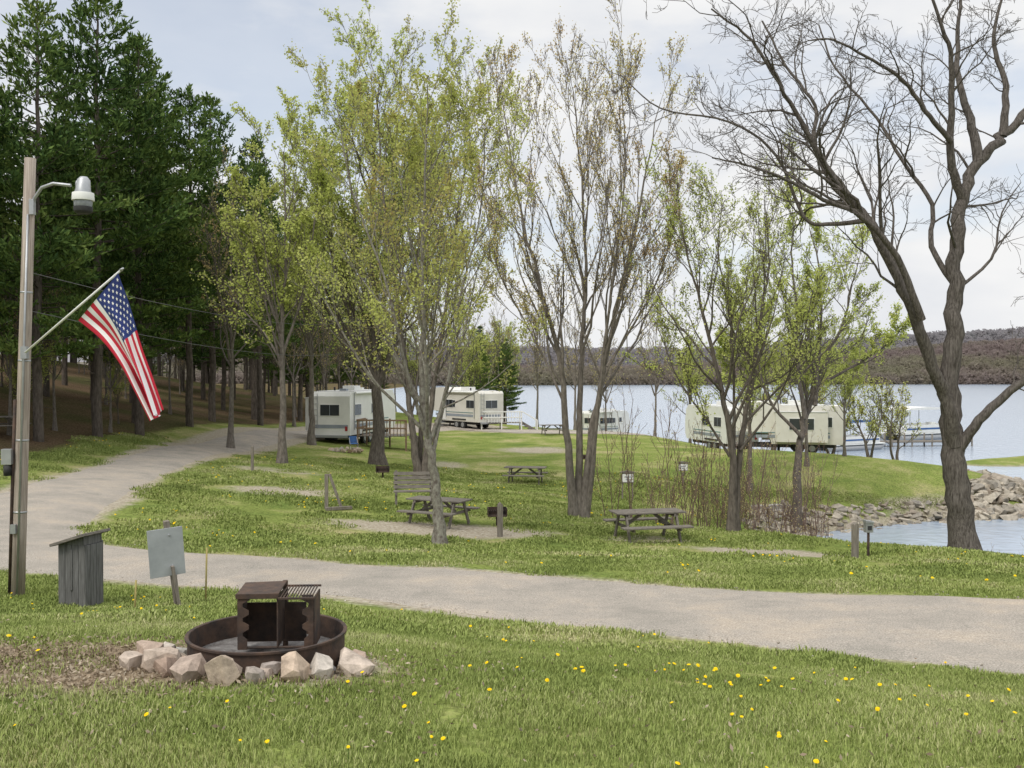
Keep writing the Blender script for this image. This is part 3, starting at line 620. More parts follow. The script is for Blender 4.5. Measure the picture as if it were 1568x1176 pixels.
# ------------------------------------------------------------------ pole, lamp, flag
PX, PY = -6.55, 13.0; pz = h(PX, PY)
b = B(); top = CAMZ+2.82; hp = top-pz
lean = .20
def pp(z, dx=0, dy=0): return (lean*(z/hp)+dx, dy, z)
b.tube([pp(-.3), pp(1), pp(2.5), pp(4), pp(hp)], [.088,.084,.08,.075,.07], 'polewood', 18)
b.tube([pp(0,-.085,-.05), pp(1.4,-.088,-.05), pp(2.6,-.085,-.05)], .022, 'metal_dark', 8)
b.tube([pp(0,.03,-.085), pp(hp*.6,.025,-.078), pp(hp*.87,.025,-.074)], .014, 'galv', 8)
for z in (1.1,2.05,3.1,4.0): b.tube([pp(z), pp(z+.025)], .091-.004*z, 'galv', 18)
b.box((-.08,-.08,1.85), (.13,.10,.2), 'galv'); b.tube([(-.08,-.09,1.74),(-.08,-.09,1.6)], .05, 'black', 12)
b.box((.0,-.10,.9), (.07,.05,.12), 'galv')
b.build('utility_pole', (PX, PY, pz), 0, 0)
b = B(); zl = hp-.60
b.tube([pp(zl-.1,.05,-.02), pp(zl+.06,.09,-.05), pp(zl+.20,.2,-.08), pp(zl+.25,.36,-.1), pp(zl+.22,.60,-.12)], .022, 'galv', 10)
b.box(pp(zl-.05,.07,-.05), (.06,.07,.2), 'galv')
cx = lean+.75
b.tube([(cx-.08,-.13,zl+.24),(cx+.03,-.13,zl+.22)], [.05,.07], 'galv', 14)
b.tube([(cx+.01,-.13,zl+.33),(cx+.01,-.13,zl+.29),(cx,-.13,zl+.16),(cx,-.13,zl+.12)], [.045,.08,.095,.11], 'galv', 20)
b.tube([(cx,-.13,zl+.12),(cx,-.13,zl+.02)], [.135,.14], 'white', 22)
b.tube([(cx,-.13,zl+.02),(cx,-.13,zl-.06)], [.118,.11], 'lampglass', 22)
b.tube([(cx,-.13,zl-.06),(cx,-.13,zl-.12),(cx,-.13,zl-.15)], [.12,.115,.08], 'black', 22)
b.build('street_lamp', (PX, PY, pz), 0, .002)
def fz(py, d=12.4): return CAMZ-(py-570)/1506*d
def fx(px, d=12.4): return (px-784)/1506*d
b = B()
S0 = Vector((fx(44,13), PY-.09, fz(540,13))); S1 = Vector((fx(193), PY-.75, fz(416))); dS = S1-S0
b.tube([S0, S0+dS*.5, S1], .014, 'white', 12); b.tube([S1, S1+dS.normalized()*.05], [.022,.01], 'galv', 12)
b.box(S0+Vector((-.02,.03,0)), (.08,.08,.16), 'galv')
FW = mat('flag_white', (.80,.79,.78), (.74,.73,.73), 3, .8); FRD = mat('flag_red', (.52,.025,.05), (.44,.02,.04), 3, .8); FB = mat('flag_blue', (.03,.05,.19), (.022,.035,.15), 3, .8)
Rt = catmull([(189,420),(205,470),(220,530),(237,582),(252,629)], 20); Lf = catmull([(107,489),(146,519),(178,556),(203,596),(231,643)], 20)
def cloth(u, v, off=0):
    k = u*(len(Rt)-1); i = min(int(k), len(Rt)-2); f = k-i
    a = Rt[i]*(1-f)+Rt[i+1]*f; q = Lf[i]*(1-f)+Lf[i+1]*f
    p = a*(1-v)+q*v; ph = v*2*math.pi*1.6+u*1.2
    y = PY-.75+.40*v*(1-u*.4)+u*(.16*math.sin(ph)+.05*math.sin(ph*2.3+1))+off
    return Vector((fx(p[0])+.02*u*math.cos(ph*1.3), y, fz(p[1])+.015*u*math.sin(ph)))
NU, NV = 60, 52; v = [cloth(i/NU, j/NV) for i in range(NU+1) for j in range(NV+1)]
grp = {0: [], 1: [], 2: []}
for i in range(NU):
    for j in range(NV):
        st_ = j*13//NV; g = 2 if (i < NU*.4 and st_ < 7) else (1 if st_ % 2 == 0 else 0)
        grp[g].append((i*(NV+1)+j, i*(NV+1)+j+1, (i+1)*(NV+1)+j+1, (i+1)*(NV+1)+j))
o0 = len(b.v); b.v += [tuple(q) for q in v]
for g, m_ in ((0,FW),(1,FRD),(2,FB)):
    mi = b.m(m_)
    for f in grp[g]: b.f.append(tuple(o0+a for a in f)); b.mi.append(mi); b.sm.append(True)
for r_ in range(9):
    for c_ in range(6 if r_ % 2 == 0 else 5):
        cu = .4*((2*c_+1+(r_ % 2))/12); cv = 7/13*((r_+1)/10)
        for off in (-.006, .006):
            pts = []
            for k in range(10):
                a = k*math.pi/5; rad = (.0165 if k % 2 == 0 else .0075)
                pts.append(cloth(cu+rad*math.cos(a), cv+rad*1.5*math.sin(a), off))
            b.add([cloth(cu, cv, off)]+pts, [(0, k+1, (k+1) % 10+1) for k in range(10)], FW)
b.build('american_flag')
b = B(); X2, Y2 = -6.9, 50.5; z2 = h(X2, Y2)
b.tube([(0,0,-.3),(0,0,7.9)], [.13,.09], 'polewood', 12); b.box((0,0,7.4), (1.2,.1,.12), 'woodv'); b.build('utility_pole', (X2, Y2, z2))
b = B()
for za, zb in ((fz(415,13), z2+7.4),(fz(474,13), z2+5.9)):
    a = Vector((PX+.1, PY, za)); c = Vector((X2, Y2, zb)); b.tube([a.lerp(c, t/16)+Vector((0,0,-2.4*(t/16)*(1-t/16))) for t in range(17)], .007, 'cable', 4)
b.build('power_lines')

b = B()
for i in range(4): b.box((-.147+i*.098, -.14, .40), (.093,.02,.84), 'woodbox')
for i in range(3): b.box((-.19, -.10+i*.1, .40), (.02,.095,.84), 'woodbox'); b.box((.19, -.10+i*.1, .40), (.02,.095,.84), 'woodbox')
b.box((0,.17,.42), (.38,.02,.84), 'woodbox'); b.box((0,-.0,.89), (.50,.50,.035), 'wood', (0,-.30,0)); b.box((.0,-.156,.52), (.035,.015,.5), 'woodbox')
b.prism([(-.18,.82),(.18,.82),(.18,.93)], -.15, .165, 'woodbox')
b.build('electrical_hookup_box', G(-5.30,12.05,-.04), -.3, .004)
b = B(); b.beam((.12,0,-.2), (-.03,0,1.02), .09, .06, 'woodv'); b.box((-.04,-.05,.66), (.40,.012,.56), 'signback', (0,-.07,0)); b.box((-.06,.045,.72), (.3,.02,.06), 'woodv', (0,-.07,0))
b.beam((.13,-.09,-.2), (.02,-.09,.5), .07, .03, 'woodv')
b.tube([(-.01,-.03,.86),(-.01,-.07,.86)], .012, 'galv', 8); b.tube([(.03,-.03,.5),(.03,-.07,.5)], .012, 'galv', 8)
b.build('traffic_sign', G(-4.02,11.5), .55, .003)
stake = mat('marker_stake', (.4,.33,.12), (.3,.25,.1), 9)
for x, y, ht in ((-3.72,11.9,.68),(-4.35,11.3,.35)):
    b = B(); b.tube([(0,0,-.1),(.02,0,ht)], .012, stake, 6); b.build('marker_stake', G(x, y))
b = B(); b.rock((0,0,.05), (.3,.2,.2), 'rock'); b.rock((.25,.1,.04), (.2,.2,.14), 'rock'); b.build('roadside_rock', G(-6.0,13.2))

# ------------------------------------------------------------------ camp furniture
def picnic_table(loc, rz, sc=1):
    b = B()
    for i in range(5): b.box((0,-.31+i*.155,.735+(.0 if i % 2 else .002)), (1.85,.14,.04), 'wood')
    for s_ in (-1,1):
        for i in range(2): b.box((0, s_*(.66+i*.15), .43), (1.85,.14,.04), 'wood')
        b.box((s_*.62,0,.67), (.05,.74,.08), 'wood'); b.box((s_*.62,0,.365), (.05,1.55,.08), 'wood')
        for t in (-1,1): b.beam((s_*.675, t*.26, .71), (s_*.675, t*.62, -.03), .05, .10, 'wood')
        b.beam((s_*.57,0,.40), (s_*.15,0,.70), .04, .08, 'wood')
    return b.build('picnic_table', loc, rz, .006, sc)
picnic_table(G(3.5,25.4), .22); picnic_table(G(-1.95,26.2), -.45, .9); picnic_table(G(.6,44), -.15); picnic_table(G(3.0,73), .2); picnic_table(G(-19.5,37.5), .3)
b = B()
for i in range(3): b.box((0,.0+i*.13,.42), (1.15,.11,.035), 'wood')
for i in range(4): b.box((0,.36+i*.03,.52+i*.125), (1.15,.03,.10), 'wood', (-.22,0,0))
for s_ in (-1,1): b.beam((s_*.5,.02,0), (s_*.5,.02,.40), .07, .07, 'wood'); b.beam((s_*.5,.33,-.05), (s_*.5,.53,.98), .07, .05, 'wood'); b.box((s_*.5,.14,.36), (.06,.5,.07), 'wood')
b.build('park_bench', G(-2.95,29.5), .12, .005, 1.05)
b = B(); b.beam((-.1,0,-.1), (-.1,0,1.0), .1, .1, 'woodv'); b.beam((-.02,0,1.0), (.34,.05,-.05), .08, .08, 'woodv'); b.beam((-.1,-.3,0.05), (.6,.1,.03), .09, .09, 'woodv'); b.build('wooden_stand', G(-5.15,27.8), .1, .005)
b = B(); b.box((0,0,.35), (.12,.12,.9), 'woodv'); b.prism([(-.06,.80),(.06,.80),(0,.86)], -.06, .06, 'woodv'); b.build('wooden_post', G(-.3,24.6), .3, .008)
b = B(); b.box((0,0,.34), (.12,.12,.86), 'woodv'); b.prism([(-.06,.77),(.06,.77),(0,.82)], -.06, .06, 'woodv'); b.build('wooden_post', G(7.62,21.8), .3, .008)
b = B(); b.box((0,0,.45), (.10,.10,.95), 'woodv'); b.build('wooden_post', G(-9.7,36.7), .1, .008)
b = B(); b.tube([(0,0,-.1),(0,0,.62)], .03, 'metal_dark', 10); b.box((0,0,.68), (.18,.14,.22), 'galv'); b.prism([(-.1,.79),(.1,.79),(.1,.83),(-.1,.86)], -.09, .09, 'galv'); b.box((0,-.075,.68), (.10,.01,.1), 'black'); b.build('electric_pedestal', G(8.35,23), .1, .004)
def grill(x, y):
    b = B(); b.tube([(0,0,-.1),(0,0,.25)], .035, 'metal_dark', 8); b.box((0,0,.27), (.5,.4,.02), 'metal_dark'); b.box((0,.2,.37), (.5,.015,.22), 'metal_dark')
    for s_ in (-1,1): b.box((s_*.25,0,.37), (.015,.4,.22), 'metal_dark')
    for i in range(9): b.beam((-.22+i*.055,-.22,.42), (-.22+i*.055,.19,.42), .01, .01, 'metal_dark')
    b.build('charcoal_grill', G(x, y), .1)
grill(-.4,26.6); grill(4.0,52); grill(-5.0,38)
def campsign(x, y, two, sc=1):
    b = B()
    if two:
        for s_ in (-.19,.19): b.box((s_,0,.4), (.05,.05,.95), 'woodv')
    else: b.box((0,0,.4), (.07,.07,.95), 'woodv')
    b.box((0,-.052,.82), (.46,.03,.36), 'woodv'); b.box((0,-.072,.82), (.40,.01,.30), 'white'); b.box((0,-.080,.86), (.22,.004,.04), 'greystripe'); b.box((0,-.080,.77), (.16,.004,.03), 'greystripe')
    b.prism([(-.27,1.01),(.27,1.01),(.27,1.04),(0,1.10),(-.27,1.04)], -.1, .05, 'wood'); b.build('campsite_sign', G(x, y), .1, .004, sc)
campsign(4.7,40,True,1.1); campsign(8.0,46,False)
b = B(); rr = random.Random(8)
for i in range(16):
    a = 6.28*i/16; b.rock((math.cos(a)*.8, math.sin(a)*.6, .08), (.35,.28,.25), 'rock', rr)
b.build('campfire_rocks', G(-8.9,52.5), 0, .02)
b = B()
for s_ in (-.25,.25): b.beam((s_,-.25,0), (s_,.2,.8), .03, .03, 'galv'); b.beam((s_,.25,0), (s_,-.25,.42), .03, .03, 'galv')
b.box((0,0,.42), (.5,.45,.03), 'blue', (.1,0,0)); b.box((0,.22,.68), (.5,.03,.4), 'blue', (-.25,0,0)); b.build('camp_chair', G(-8.7,54.0), .4, 0, .85)

# ------------------------------------------------------------------ trailers
def wheel(b, x, y, r=.36):
    b.tube([(x,y-.11,r),(x,y+.11,r)], r, 'black', 22); s_ = 1 if y > 0 else -1
    b.tube([(x,y+s_*.11,r),(x,y+s_*.125,r)], r*.55, 'galv', 16)
def window(b, x, z, w, ht, y, s_=-1):
    b.box((x, y+s_*.012, z), (w+.08, .03, ht+.08), 'white'); b.box((x, y+s_*.026, z), (w, .02, ht), 'glass'); b.box((x, y+s_*.034, z), (.03, .02, ht), 'greystripe')
def endwindow(b, x, y, z, w, ht, s_):
    b.box((x+s_*.012, y, z), (.03, w+.08, ht+.08), 'white'); b.box((x+s_*.026, y, z), (.02, w, ht), 'glass'); b.box((x+s_*.034, y, z), (.02,.03, ht), 'greystripe')
def trailer(name, loc, rz, Ln=8.5, fifth=False, body='white', stripe='greystripe', slide=True, slide_side=1, awn=-1, sc=1):
    b = B(); W = 1.22; z0 = .62; z1 = 3.1; hl = Ln/2
    if fifth: prof = [(-hl,z0),(hl-2.4,z0),(hl-2.2,1.35),(hl-.1,1.45),(hl,1.7),(hl-.12,2.7),(hl-.6,z1+.2),(hl-2.6,z1+.28),(hl-3.1,z1),(-hl+.15,z1),(-hl,z1-.2)]
    else: prof = [(-hl,z0),(hl-.25,z0),(hl,1.0),(hl+.02,1.8),(hl-.15,2.75),(hl-.55,z1),(-hl+.2,z1),(-hl,z1-.25)]
    b.prism(prof, -W, W, body)
    b.box((-.3,0,z1+.02), (Ln-2.4,2.3,.05), 'roofrv'); b.box((-.6,0,z1+.17), (1.0,.75,.28), 'white'); b.box((1.6,.3,z1+.1), (.4,.4,.14), 'white'); b.box((-2.6,-.3,z1+.1), (.4,.4,.14), 'greystripe')
    b.tube([(-1.8,.6,z1),(-1.8,.6,z1+.25)], .06, 'black', 8)
    b.box((-.2,0,.50), (Ln-1.4,2.1,.2), 'black')
    for s_ in (-1,1):
        y = s_*W
        b.box((-.3, y+s_*.008, 1.12), (Ln-2.2, .012, .20), stripe); b.box((-.3, y+s_*.010, 1.36), (Ln-2.2, .012, .06), 'teal')
        for x in (-.9,-.05): wheel(b, x-.6, s_*(W-.12))
        b.box((-1.05, y+s_*.03, .80), (1.9,.06,.10), 'black')
        for x in (-hl+1.2, hl-3.4): window(b, x, 2.05, 1.05, .62, y, s_)
        if s_ == awn or not slide: window(b, -.1, 2.05, .8, .55, y, s_)
    y = awn*W; b.box((1.15, y+awn*.016, 1.65), (.72,.04,1.85), 'white'); b.box((1.15, y+awn*.04, 2.1), (.4,.02,.5), 'glass'); b.box((1.42, y+awn*.05, 1.6), (.05,.03,.1), 'black')
    b.box((1.15, y+awn*.25, .45), (.7,.4,.06), 'galv'); b.box((1.15, y+awn*.5, .22), (.7,.3,.06), 'galv')
    b.tube([(-hl+.6, y+awn*.10, z1-.08),(hl-3.0, y+awn*.10, z1-.08)], .085, 'white', 12)
    for x in (-hl+.6, hl-3.0): b.beam((x, y+awn*.05, z1-.05), (x, y+awn*.05, .9), .05, .04, 'galv')
    if slide:
        yy = slide_side*(W+.35); b.box((-hl+2.6, yy, 1.75), (3.2,.74,1.9), body); b.box((-hl+2.6, yy, 2.72), (3.3,.8,.05), 'roofrv'); window(b, -hl+2.6, 1.95, 1.5, .7, slide_side*(W+.72), slide_side)
        endwindow(b, -hl+1.0, yy, 1.95, .3, .5, -1)
    endwindow(b, -hl, 0, 2.05, 1.15, .62, -1); b.box((-hl-.012,0,1.12), (.012,2.2,.2), stripe); b.box((-hl-.06,0,.55), (.12,2.2,.14), 'galv')
    for s_ in (-1,1): b.box((-hl-.02, s_*1.0, 1.0), (.04,.14,.26), 'red')
    b.beam((-hl-.04,.75,1.0), (-hl-.04,.75,3.0), .03, .03, 'galv'); b.beam((-hl-.04,1.05,1.0), (-hl-.04,1.05,3.0), .03, .03, 'galv')
    for i in range(6): b.beam((-hl-.04,.75,1.1+i*.33), (-hl-.04,1.05,1.1+i*.33), .025, .025, 'galv')
    if fifth:
        endwindow(b, hl-.01, 0, 2.25, 1.2, .5, 1)
        for s_ in (-1,1): b.beam((hl-2.9, s_*.8, 0), (hl-2.9, s_*.8, 1.0), .09, .09, 'black')
    else:
        endwindow(b, hl+.0, 0, 2.1, 1.3, .55, 1); b.beam((hl-.2,.5,.5), (hl+1.1,0,.5), .1, .1, 'black'); b.beam((hl-.2,-.5,.5), (hl+1.1,0,.5), .1, .1, 'black'); b.tube([(hl+1,0,0),(hl+1,0,.6)], .05, 'galv', 8)
        b.tube([(hl+.4,0,.55),(hl+.4,0,1.05)], .17, 'white', 14)
    return b.build(name, loc, rz, .03, sc)
def deck(loc, rz, w=3.0, d=1.8, z=.75, rail='wood'):
    b = B()
    for i in range(int(d/.15)): b.box((0,-d/2+.07+i*.15,z), (w,.135,.04), 'wood')
    for x in (-w/2,0,w/2):
        for y in (-d/2,d/2): b.box((x,y,(z+.9)/2-.1), (.09,.09,z+1.1), rail)
    for zz in (z+.45,z+.9): b.box((0,-d/2-.07,zz), (w+.1,.04,.09), rail); b.box((-w/2-.07,0,zz), (.04,d,.09), rail)
    for i in range(14): b.box((-w/2+.1+i*w/14,-d/2-.03,z+.45), (.04,.03,.85), rail)
    for i in range(4): b.box((w/2+.2+i*.28, 0, z-.16-i*.18), (.30,1.0,.04), 'wood')
    for y in (-.5,.5): b.beam((w/2+.1,y,z), (w/2+1.3,y,0), .05, .2, 'wood'); b.beam((w/2+.1,y,z+.9), (w/2+1.3,y,.9), .05, .08, rail); b.box((w/2+1.3,y,.42), (.08,.08,1.0), rail)
    return b.build('wooden_deck', loc, rz, .006)
M['deckwood'] = mat('deck_wood', (.30,.21,.14), (.19,.13,.09), 6, .9, .3, stretch=(1,6,6))
trailer('travel_trailer', G(-9.6,60.2,.0), math.radians(78), 8.0, False, 'white', 'greystripe', True, 1, -1)
deck(G(-7.3,56.9,-.1), math.radians(-6), 2.8, 2.0, .85, 'deckwood')
trailer('fifth_wheel_trailer', G(-4.0,82,.0), math.radians(128), 7.6, True, 'cream', 'greystripe', False, 1, 1)
deck(G(-.9,79.5,-.1), math.radians(5), 3.2, 1.6, .7, 'white')
trailer('fifth_wheel_trailer', G(16.9,60.5,.0), math.radians(168), 6.8, True, 'cream', 'greystripe', True, 1, -1, .94)
trailer('travel_trailer', G(14.0,66,.0), math.radians(105), 6.4, False, 'white', 'greystripe', False, 1, -1, .95)
trailer('travel_trailer', G(9.6,101,.1), math.radians(40), 5.5, False, 'white', 'greystripe', False, 1, -1, .9)
b = B()
b.box((0,0,.45), (12,1.6,.12), 'wood')
for x in range(-6,7,2): b.tube([(x,-.7,-1.5),(x,-.7,1.2)], .08, 'woodv', 8); b.tube([(x,.7,-1.5),(x,.7,1.2)], .08, 'woodv', 8)
b.build('boat_dock', (37.5,93,0), .12, .01)
def pontoon(loc, rz, top, sc=1):
    b = B()
    for y in (-.95,.95): b.tube([(-3.4,y,.2),(2.7,y,.2),(3.3,y,.32),(3.6,y,.5)], [.3,.3,.2,.04], 'galv', 14)
    b.box((0,0,.56), (6.6,2.5,.10), 'white')
    for y in (-1.2,1.2): b.box((-.2,y,.95), (5.6,.05,.62), 'white'); b.box((-.2,y*1.03,.95), (5.4,.02,.14), 'blue')
    b.box((-3.0,0,.95), (.05,2.3,.62), 'white'); b.box((2.6,.6,.95), (.05,1.1,.62), 'white')
    for x in (-2.4,1.4):
        for y in (-1.1,1.1): b.beam((x,y,1.2), (x,y,2.55), .05, .05, 'galv')
    b.prism([(-2.7,2.5),(1.7,2.5),(1.5,2.66),(-.5,2.74),(-2.5,2.66)], -1.25, 1.25, top)
    b.box((.6,-.7,1.05), (.5,.6,.8), 'white'); b.box((-1.8,.6,.9), (1.2,.7,.5), 'cream'); b.box((-3.45,0,.8), (.35,.4,.8), 'black')
    return b.build('pontoon_boat', loc, rz, .015, sc)
pontoon((42.6,103,0), .5, 'white', 1.25); pontoon((30.5,89,0), .5, 'blue')

b = B()
for i in range(5): b.box((0,-i*.34,-.1-i*.2), (1.5,.40,.5), 'concrete')
b.box((.9,-.7,-.4), (.22,2.0,.7), 'concrete', (.45,0,0)); b.build('concrete_steps', G(11.7,45.0,.15), .35, .02)
b = B(); rr = random.Random(12)
def shore_rock(x0, x1, y0, y1, zlo, zhi, n_, smin, smax, cond=None):
    c_ = 0; t_ = 0
    while c_ < n_ and t_ < 20000:
        t_ += 1; x = rr.uniform(x0, x1); y = rr.uniform(y0, y1); z = h(x, y)
        if z < zlo or z > zhi or (cond and not cond(x, y)): continue
        sz = rr.uniform(smin, smax)*(1 if rr.random() < .8 else 1.5); b.rock((x, y, z+sz*.12), (sz*1.3, sz, sz*.7), 'riprap', rr, 12); c_ += 1
shore_rock(10,23,41,48.5,-.25,.65,380,.18,.42, lambda x, y: y > 40.5)
shore_rock(22,31,46.5,56,-.3,1.4,620,.25,.65)
shore_rock(8,20,28,38,-.2,.35,60,.15,.35)
b.build('riprap_rocks')

# ------------------------------------------------------------------ grass, dandelions, litter
gm = leafmat('grass_blades', [(.125,.16,.05),(.20,.25,.07),(.29,.335,.11),(.45,.42,.24)], 0, .45)
def blades(name, nb, hh, wd, seed, lean=.5):
    rs = np.random.RandomState(seed); P = np.zeros((nb,3)); P[:,:2] = rs.uniform(-.62,.62,(nb,2)); a = rs.uniform(0,6.283,nb)
    d = np.stack([np.cos(a), np.sin(a), np.zeros(nb)], -1); sd = np.stack([-np.sin(a), np.cos(a), np.zeros(nb)], -1)
    H_ = (hh*rs.uniform(.35,1.15,nb))[:,None]; ln = (rs.uniform(.1,lean*1.6,nb))[:,None]*H_; up = np.array([0,0,1.])
    w = wd*rs.uniform(.7,1.3,nb)[:,None]
    v = np.stack([P-sd*w, P+sd*w, P+up*H_*.6+d*ln*.35+sd*w*.7, P+up*H_*.6+d*ln*.35-sd*w*.7, P+up*H_+d*ln, P+up*H_+d*ln+sd*w*.05], 1)
    F = np.concatenate([np.arange(nb)[:,None]*6+np.array([0,1,2,3]), np.arange(nb)[:,None]*6+np.array([3,2,5,4])])
    return npmesh(name, v.reshape(-1,3), F, [gm], smooth=False)
def scatter(name, me, pts, size, rs, hf=None):
    V = []; F = []
    for (x, y), s_ in zip(pts, size):
        if hf: z, nrm = hf(x, y), Vector((0,0,1))
        else:
            z = h(x, y); e = .15; nrm = Vector((-(h(x+e, y)-h(x-e, y))/(2*e), -(h(x, y+e)-h(x, y-e))/(2*e), 1)).normalized()
        a = rs.uniform(0, 6.283); t = Vector((math.cos(a), math.sin(a), 0)); t = (t-nrm*t.dot(nrm)).normalized(); u = nrm.cross(t); o = len(V); c = Vector((x, y, z-.004))
        for p, q in ((-.5,-.5),(.5,-.5),(.5,.5),(-.5,.5)): V.append(tuple(c+t*p*s_+u*q*s_))
        F.append((o, o+1, o+2, o+3))
    par = link(name, npmesh(name, np.array(V), np.array(F), [gm])); par.instance_type = 'FACES'; par.use_instance_faces_scale = True; par.instance_faces_scale = 1
    par.show_instancer_for_render = False; par.show_instancer_for_viewport = False
    link(name+'_tuft', me, parent=par)
rs = np.random.RandomState(3)
def gpoints(n_, y0, y1, wmul, lim=.15):
    y = np.sqrt(rs.uniform(y0**2, y1**2, n_)); x = rs.uniform(-1, 1, n_)*y*wmul
    rd_ = roaddist(x, y); pm = padmask(x, y)+rs.uniform(-.25,.25,n_); lm = littermask(x, y)+rs.uniform(-.3,.3,n_)
    zz = np.array([h(a, b_) for a, b_ in zip(x, y)])
    ok = (rd_ > lim*(1+rs.uniform(-.5,1.5,n_))) & (pm < .5) & (lm < .55) & (zz > .35) & (np.hypot(x-FR[0], y-FR[1]) > .72)
    return np.stack([x[ok], y[ok]], -1)
g1 = blades('grass_near', 800, .085, .0055, 1); g2 = blades('grass_mid', 600, .08, .010, 2); g3 = blades('grass_far', 380, .06, .015, 3)
p = gpoints(760, 2.6, 9.5, .62, .2); scatter('grass', g1, p, rs.uniform(.38,.52,len(p)), rs)
p = gpoints(1100, 8.5, 19, .62, .25); scatter('grass', g2, p, rs.uniform(.5,.75,len(p)), rs)
p = gpoints(1700, 17, 48, .58, .3); scatter('grass', g3, p, rs.uniform(.8,1.3,len(p)), rs)
# tree cover on the far ridge: fine twiggy crowns, aerial haze mixed into their pale colours
cm = leafmat('ridge_canopy', [(.21,.17,.155),(.27,.22,.205),(.25,.23,.17),(.28,.28,.17)], .5, .012, .12)
cm2 = leafmat('distant_canopy', [(.30,.28,.30),(.32,.30,.31),(.29,.29,.29)], .5, .01, .1)  # greyer crowns, the haze of distance is in the colour
rc = np.random.RandomState(9); nn = 340
dv = rc.normal(size=(nn,3)); dv /= np.linalg.norm(dv, axis=1)[:,None]; dv[:,2] = np.abs(dv[:,2])
cpts = dv*rc.uniform(.35,1,nn)[:,None]**.6*np.array([.62,.62,.95])
for hn, n_, x0, x1, sz, cmm in (('hill', 9000, -200, 600, (4.5,8), cm),('distant_hill', 2200, -300, 1000, (11,16), cm2)):
    V, F = leafquads(cpts, .20, rc, .05); crown = npmesh('crown', V, F, [cmm], smooth=False)
    f_ = HILLS[hn]; XY = []; Z = {}
    for _ in range(n_):
        x = rc.uniform(x0, x1); t = rc.uniform(.0, .85)**1.3; q = f_(x, t); XY.append((q[0], q[1])); Z[(q[0], q[1])] = max(q[2], -.3)-.3
    scatter(hn+'_forest', crown, XY, rc.uniform(sz[0], sz[1], n_), rc, hf=lambda x, y: Z[(x, y)])
dm = mat('dandelion_yellow', (.78,.56,.02), (.70,.45,.01), 30, .9); dstem = mat('dandelion_stem', (.16,.24,.06), (.12,.18,.05), 30, .9)
b = B(); b.m(dm); b.m(dstem)
def dandelion(x, y, r_, ht):
    z = h(x, y); a = Vector((R.uniform(-.5,.5), -.35+R.uniform(-.4,.4), 1)).normalized(); c = Vector((x, y, z+ht)); u = a.orthogonal().normalized(); w = a.cross(u); v = [c+a*r_*.45]; k = 9
    for i in range(k): t = 6.283*i/k; v.append(c+(u*math.cos(t)+w*math.sin(t))*r_*R.uniform(.85,1.1))
    v.append(c-a*r_*.5)
    b.add(v, [(0,i+1,(i+1) % k+1) for i in range(k)]+[(k+1,(i+1) % k+1,i+1) for i in range(k)], dm)
    if y < 14: b.tube([(x, y, z), c], .003, dstem, 4, False)
def dscatter(n_, y0, y1, wm, r_, ht, cl=1):
    for x, y in gpoints(n_, y0, y1, wm, .3):
        if mnoise.noise((x*.25, y*.25, 8)) < -.05 and y > 15: continue
        for k in range(R.choice([1]*4+[cl])): dandelion(x+R.gauss(0,.15)*(k > 0), y+R.gauss(0,.15)*(k > 0), r_*R.uniform(.6,1.2), ht*R.uniform(.7,1.3))
dscatter(80, 3.6, 6.5, .6, .012, .045, 2); dscatter(95, 6, 13, .6, .013, .055, 3); dscatter(750, 15, 48, .55, .024, .06, 3)
for x, y in ((1.25,6.6),(2.2,6.8)):
    for k in range(4): dandelion(x+R.gauss(0,.12), y+R.gauss(0,.12), .015, .06)
b.build('dandelions')
lm_ = leafmat('dead_leaves', [(.17,.13,.09),(.27,.21,.15),(.36,.30,.22),(.42,.37,.29)], 0, 2)
pts = []
for _ in range(8500):
    x = R.gauss(-2.6,1.05); y = R.gauss(5.6,.48)
    if y > 3 and (math.hypot(x-FR[0], y-FR[1]) > .5): pts.append((x, y, h(x, y)+R.uniform(.004,.03)))
for _ in range(1200):
    y = R.uniform(4,11); x = R.uniform(-.6,.6)*y
    if roaddist(np.array([x]), np.array([y]))[0] > 0: pts.append((x, y, h(x, y)+R.uniform(.01,.04)))
V, F = leafquads(pts, .03, np.random.RandomState(2), .004, .45); link('leaf_litter', npmesh('leaf_litter', V, F, [lm_], smooth=False))
b = B(); rr = random.Random(77); gv = islandmat('gravel', [(.30,.27,.22),(.42,.38,.32),(.5,.47,.42)], bscale=20)
for i in range(900):
    k = rr.randrange(0, 110); e = outer[k] if rr.random() < .5 else inner[k]; x = e[0]+rr.gauss(0,.14); y = e[1]+rr.gauss(0,.2); sz = rr.uniform(.012,.04)
    b.rock((x, y, h(x, y)+.03), (sz, sz*.8, sz*.6), gv, rr, 8)
b.build('gravel')

# ------------------------------------------------------------------ sky, sun, camera
w = bpy.data.worlds.new('World'); scene.world = w; w.use_nodes = True; nt = w.node_tree; N = nt.nodes; L = nt.links; N.clear()
out = N.new('ShaderNodeOutputWorld'); sky = N.new('ShaderNodeTexSky'); sky.sky_type = 'NISHITA'; sky.sun_disc = False
sky.sun_elevation = math.radians(52); sky.sun_rotation = math.radians(215); sky.air_density = 1; sky.dust_density = 1.0
b1 = N.new('ShaderNodeBackground'); b1.inputs[1].default_value = .15; L.new(sky.outputs[0], b1.inputs[0])
b2 = N.new('ShaderNodeBackground')
tc = N.new('ShaderNodeTexCoord'); mp = N.new('ShaderNodeMapping'); mp.inputs['Scale'].default_value = (1,1,2.6); mp.inputs['Location'].default_value = (.35,0,.1); L.new(tc.outputs['Generated'], mp.inputs[0])
nz = N.new('ShaderNodeTexNoise'); nz.inputs['Scale'].default_value = 3.0; nz.inputs['Detail'].default_value = 7; nz.inputs['Roughness'].default_value = .52; L.new(mp.outputs[0], nz.inputs['Vector'])
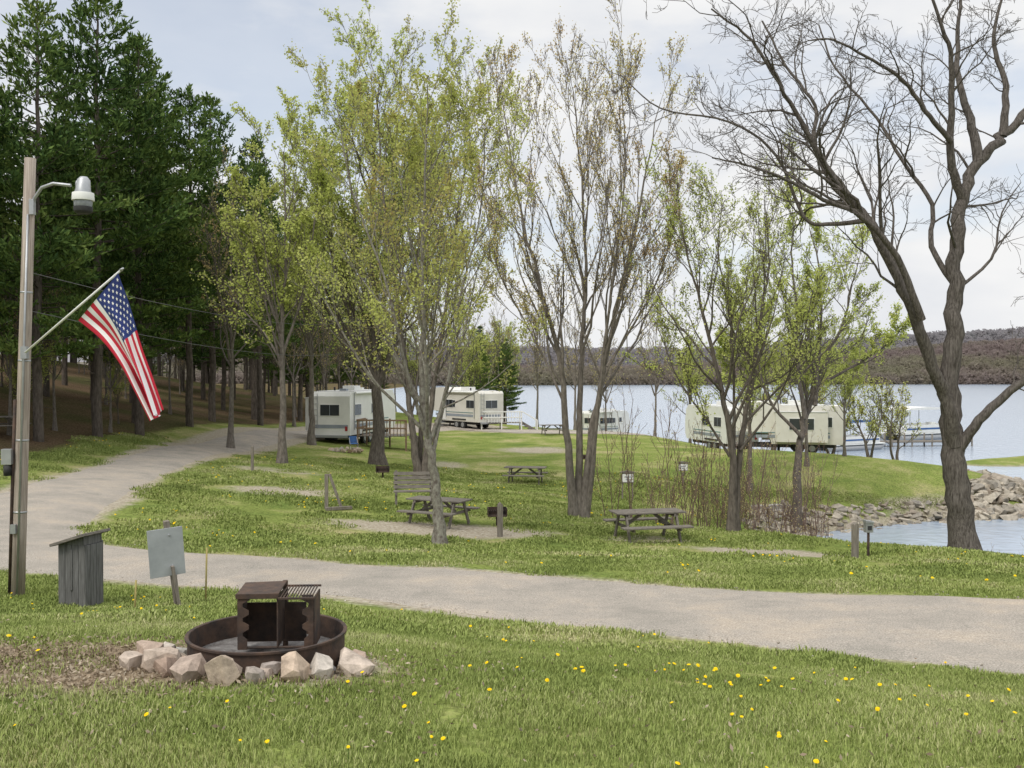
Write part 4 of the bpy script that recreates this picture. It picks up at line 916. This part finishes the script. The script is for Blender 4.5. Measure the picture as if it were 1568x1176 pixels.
rp = N.new('ShaderNodeValToRGB'); rp.color_ramp.elements[0].position = .36; rp.color_ramp.elements[0].color = (.55,.55,.55,1); rp.color_ramp.elements[1].position = .52; rp.color_ramp.elements[1].color = (1,1,1,1)
L.new(nz.outputs['Fac'], rp.inputs[0])
nz2 = N.new('ShaderNodeTexNoise'); nz2.inputs['Scale'].default_value = 5.5; nz2.inputs['Detail'].default_value = 6; L.new(mp.outputs[0], nz2.inputs['Vector'])
rq = N.new('ShaderNodeValToRGB'); rq.color_ramp.elements[0].position = .35; rq.color_ramp.elements[0].color = (.86,.88,.92,1); rq.color_ramp.elements[1].position = .6; rq.color_ramp.elements[1].color = (1,1,1,1)
L.new(nz2.outputs['Fac'], rq.inputs[0]); L.new(rq.outputs[0], b2.inputs[0])
# overcast luminance rises toward the zenith
sx = N.new('ShaderNodeSeparateXYZ'); L.new(tc.outputs['Generated'], sx.inputs[0])
mr = N.new('ShaderNodeMapRange'); mr.inputs[1].default_value = .35; mr.inputs[2].default_value = 1.0; mr.inputs[3].default_value = .92; mr.inputs[4].default_value = 2.1
L.new(sx.outputs[2], mr.inputs[0]); L.new(mr.outputs[0], b2.inputs[1])
mx = N.new('ShaderNodeMixShader'); L.new(rp.outputs[0], mx.inputs[0]); L.new(b1.outputs[0], mx.inputs[1]); L.new(b2.outputs[0], mx.inputs[2]); L.new(mx.outputs[0], out.inputs[0])
sl = bpy.data.lights.new('sun', 'SUN'); sl.energy = 1.9; sl.angle = math.radians(18); sl.color = (1,.95,.87); so = bpy.data.objects.new('sun', sl); COL.objects.link(so)
el = math.radians(52); az = math.radians(215); sd = Vector((math.sin(az)*math.cos(el), math.cos(az)*math.cos(el), math.sin(el))); so.rotation_euler = sd.to_track_quat('Z', 'Y').to_euler()
cam = bpy.data.cameras.new('camera'); co = bpy.data.objects.new('camera', cam); COL.objects.link(co); co.location = (0,0,CAMZ); co.rotation_euler = (math.radians(90-.685), 0, 0)
cam.sensor_width = 36; cam.lens = 36*1506/1568; cam.clip_end = 6000; cam.clip_start = .05; scene.camera = co
scene.view_settings.view_transform = 'Standard'; scene.view_settings.look = 'None'; scene.view_settings.exposure = 0
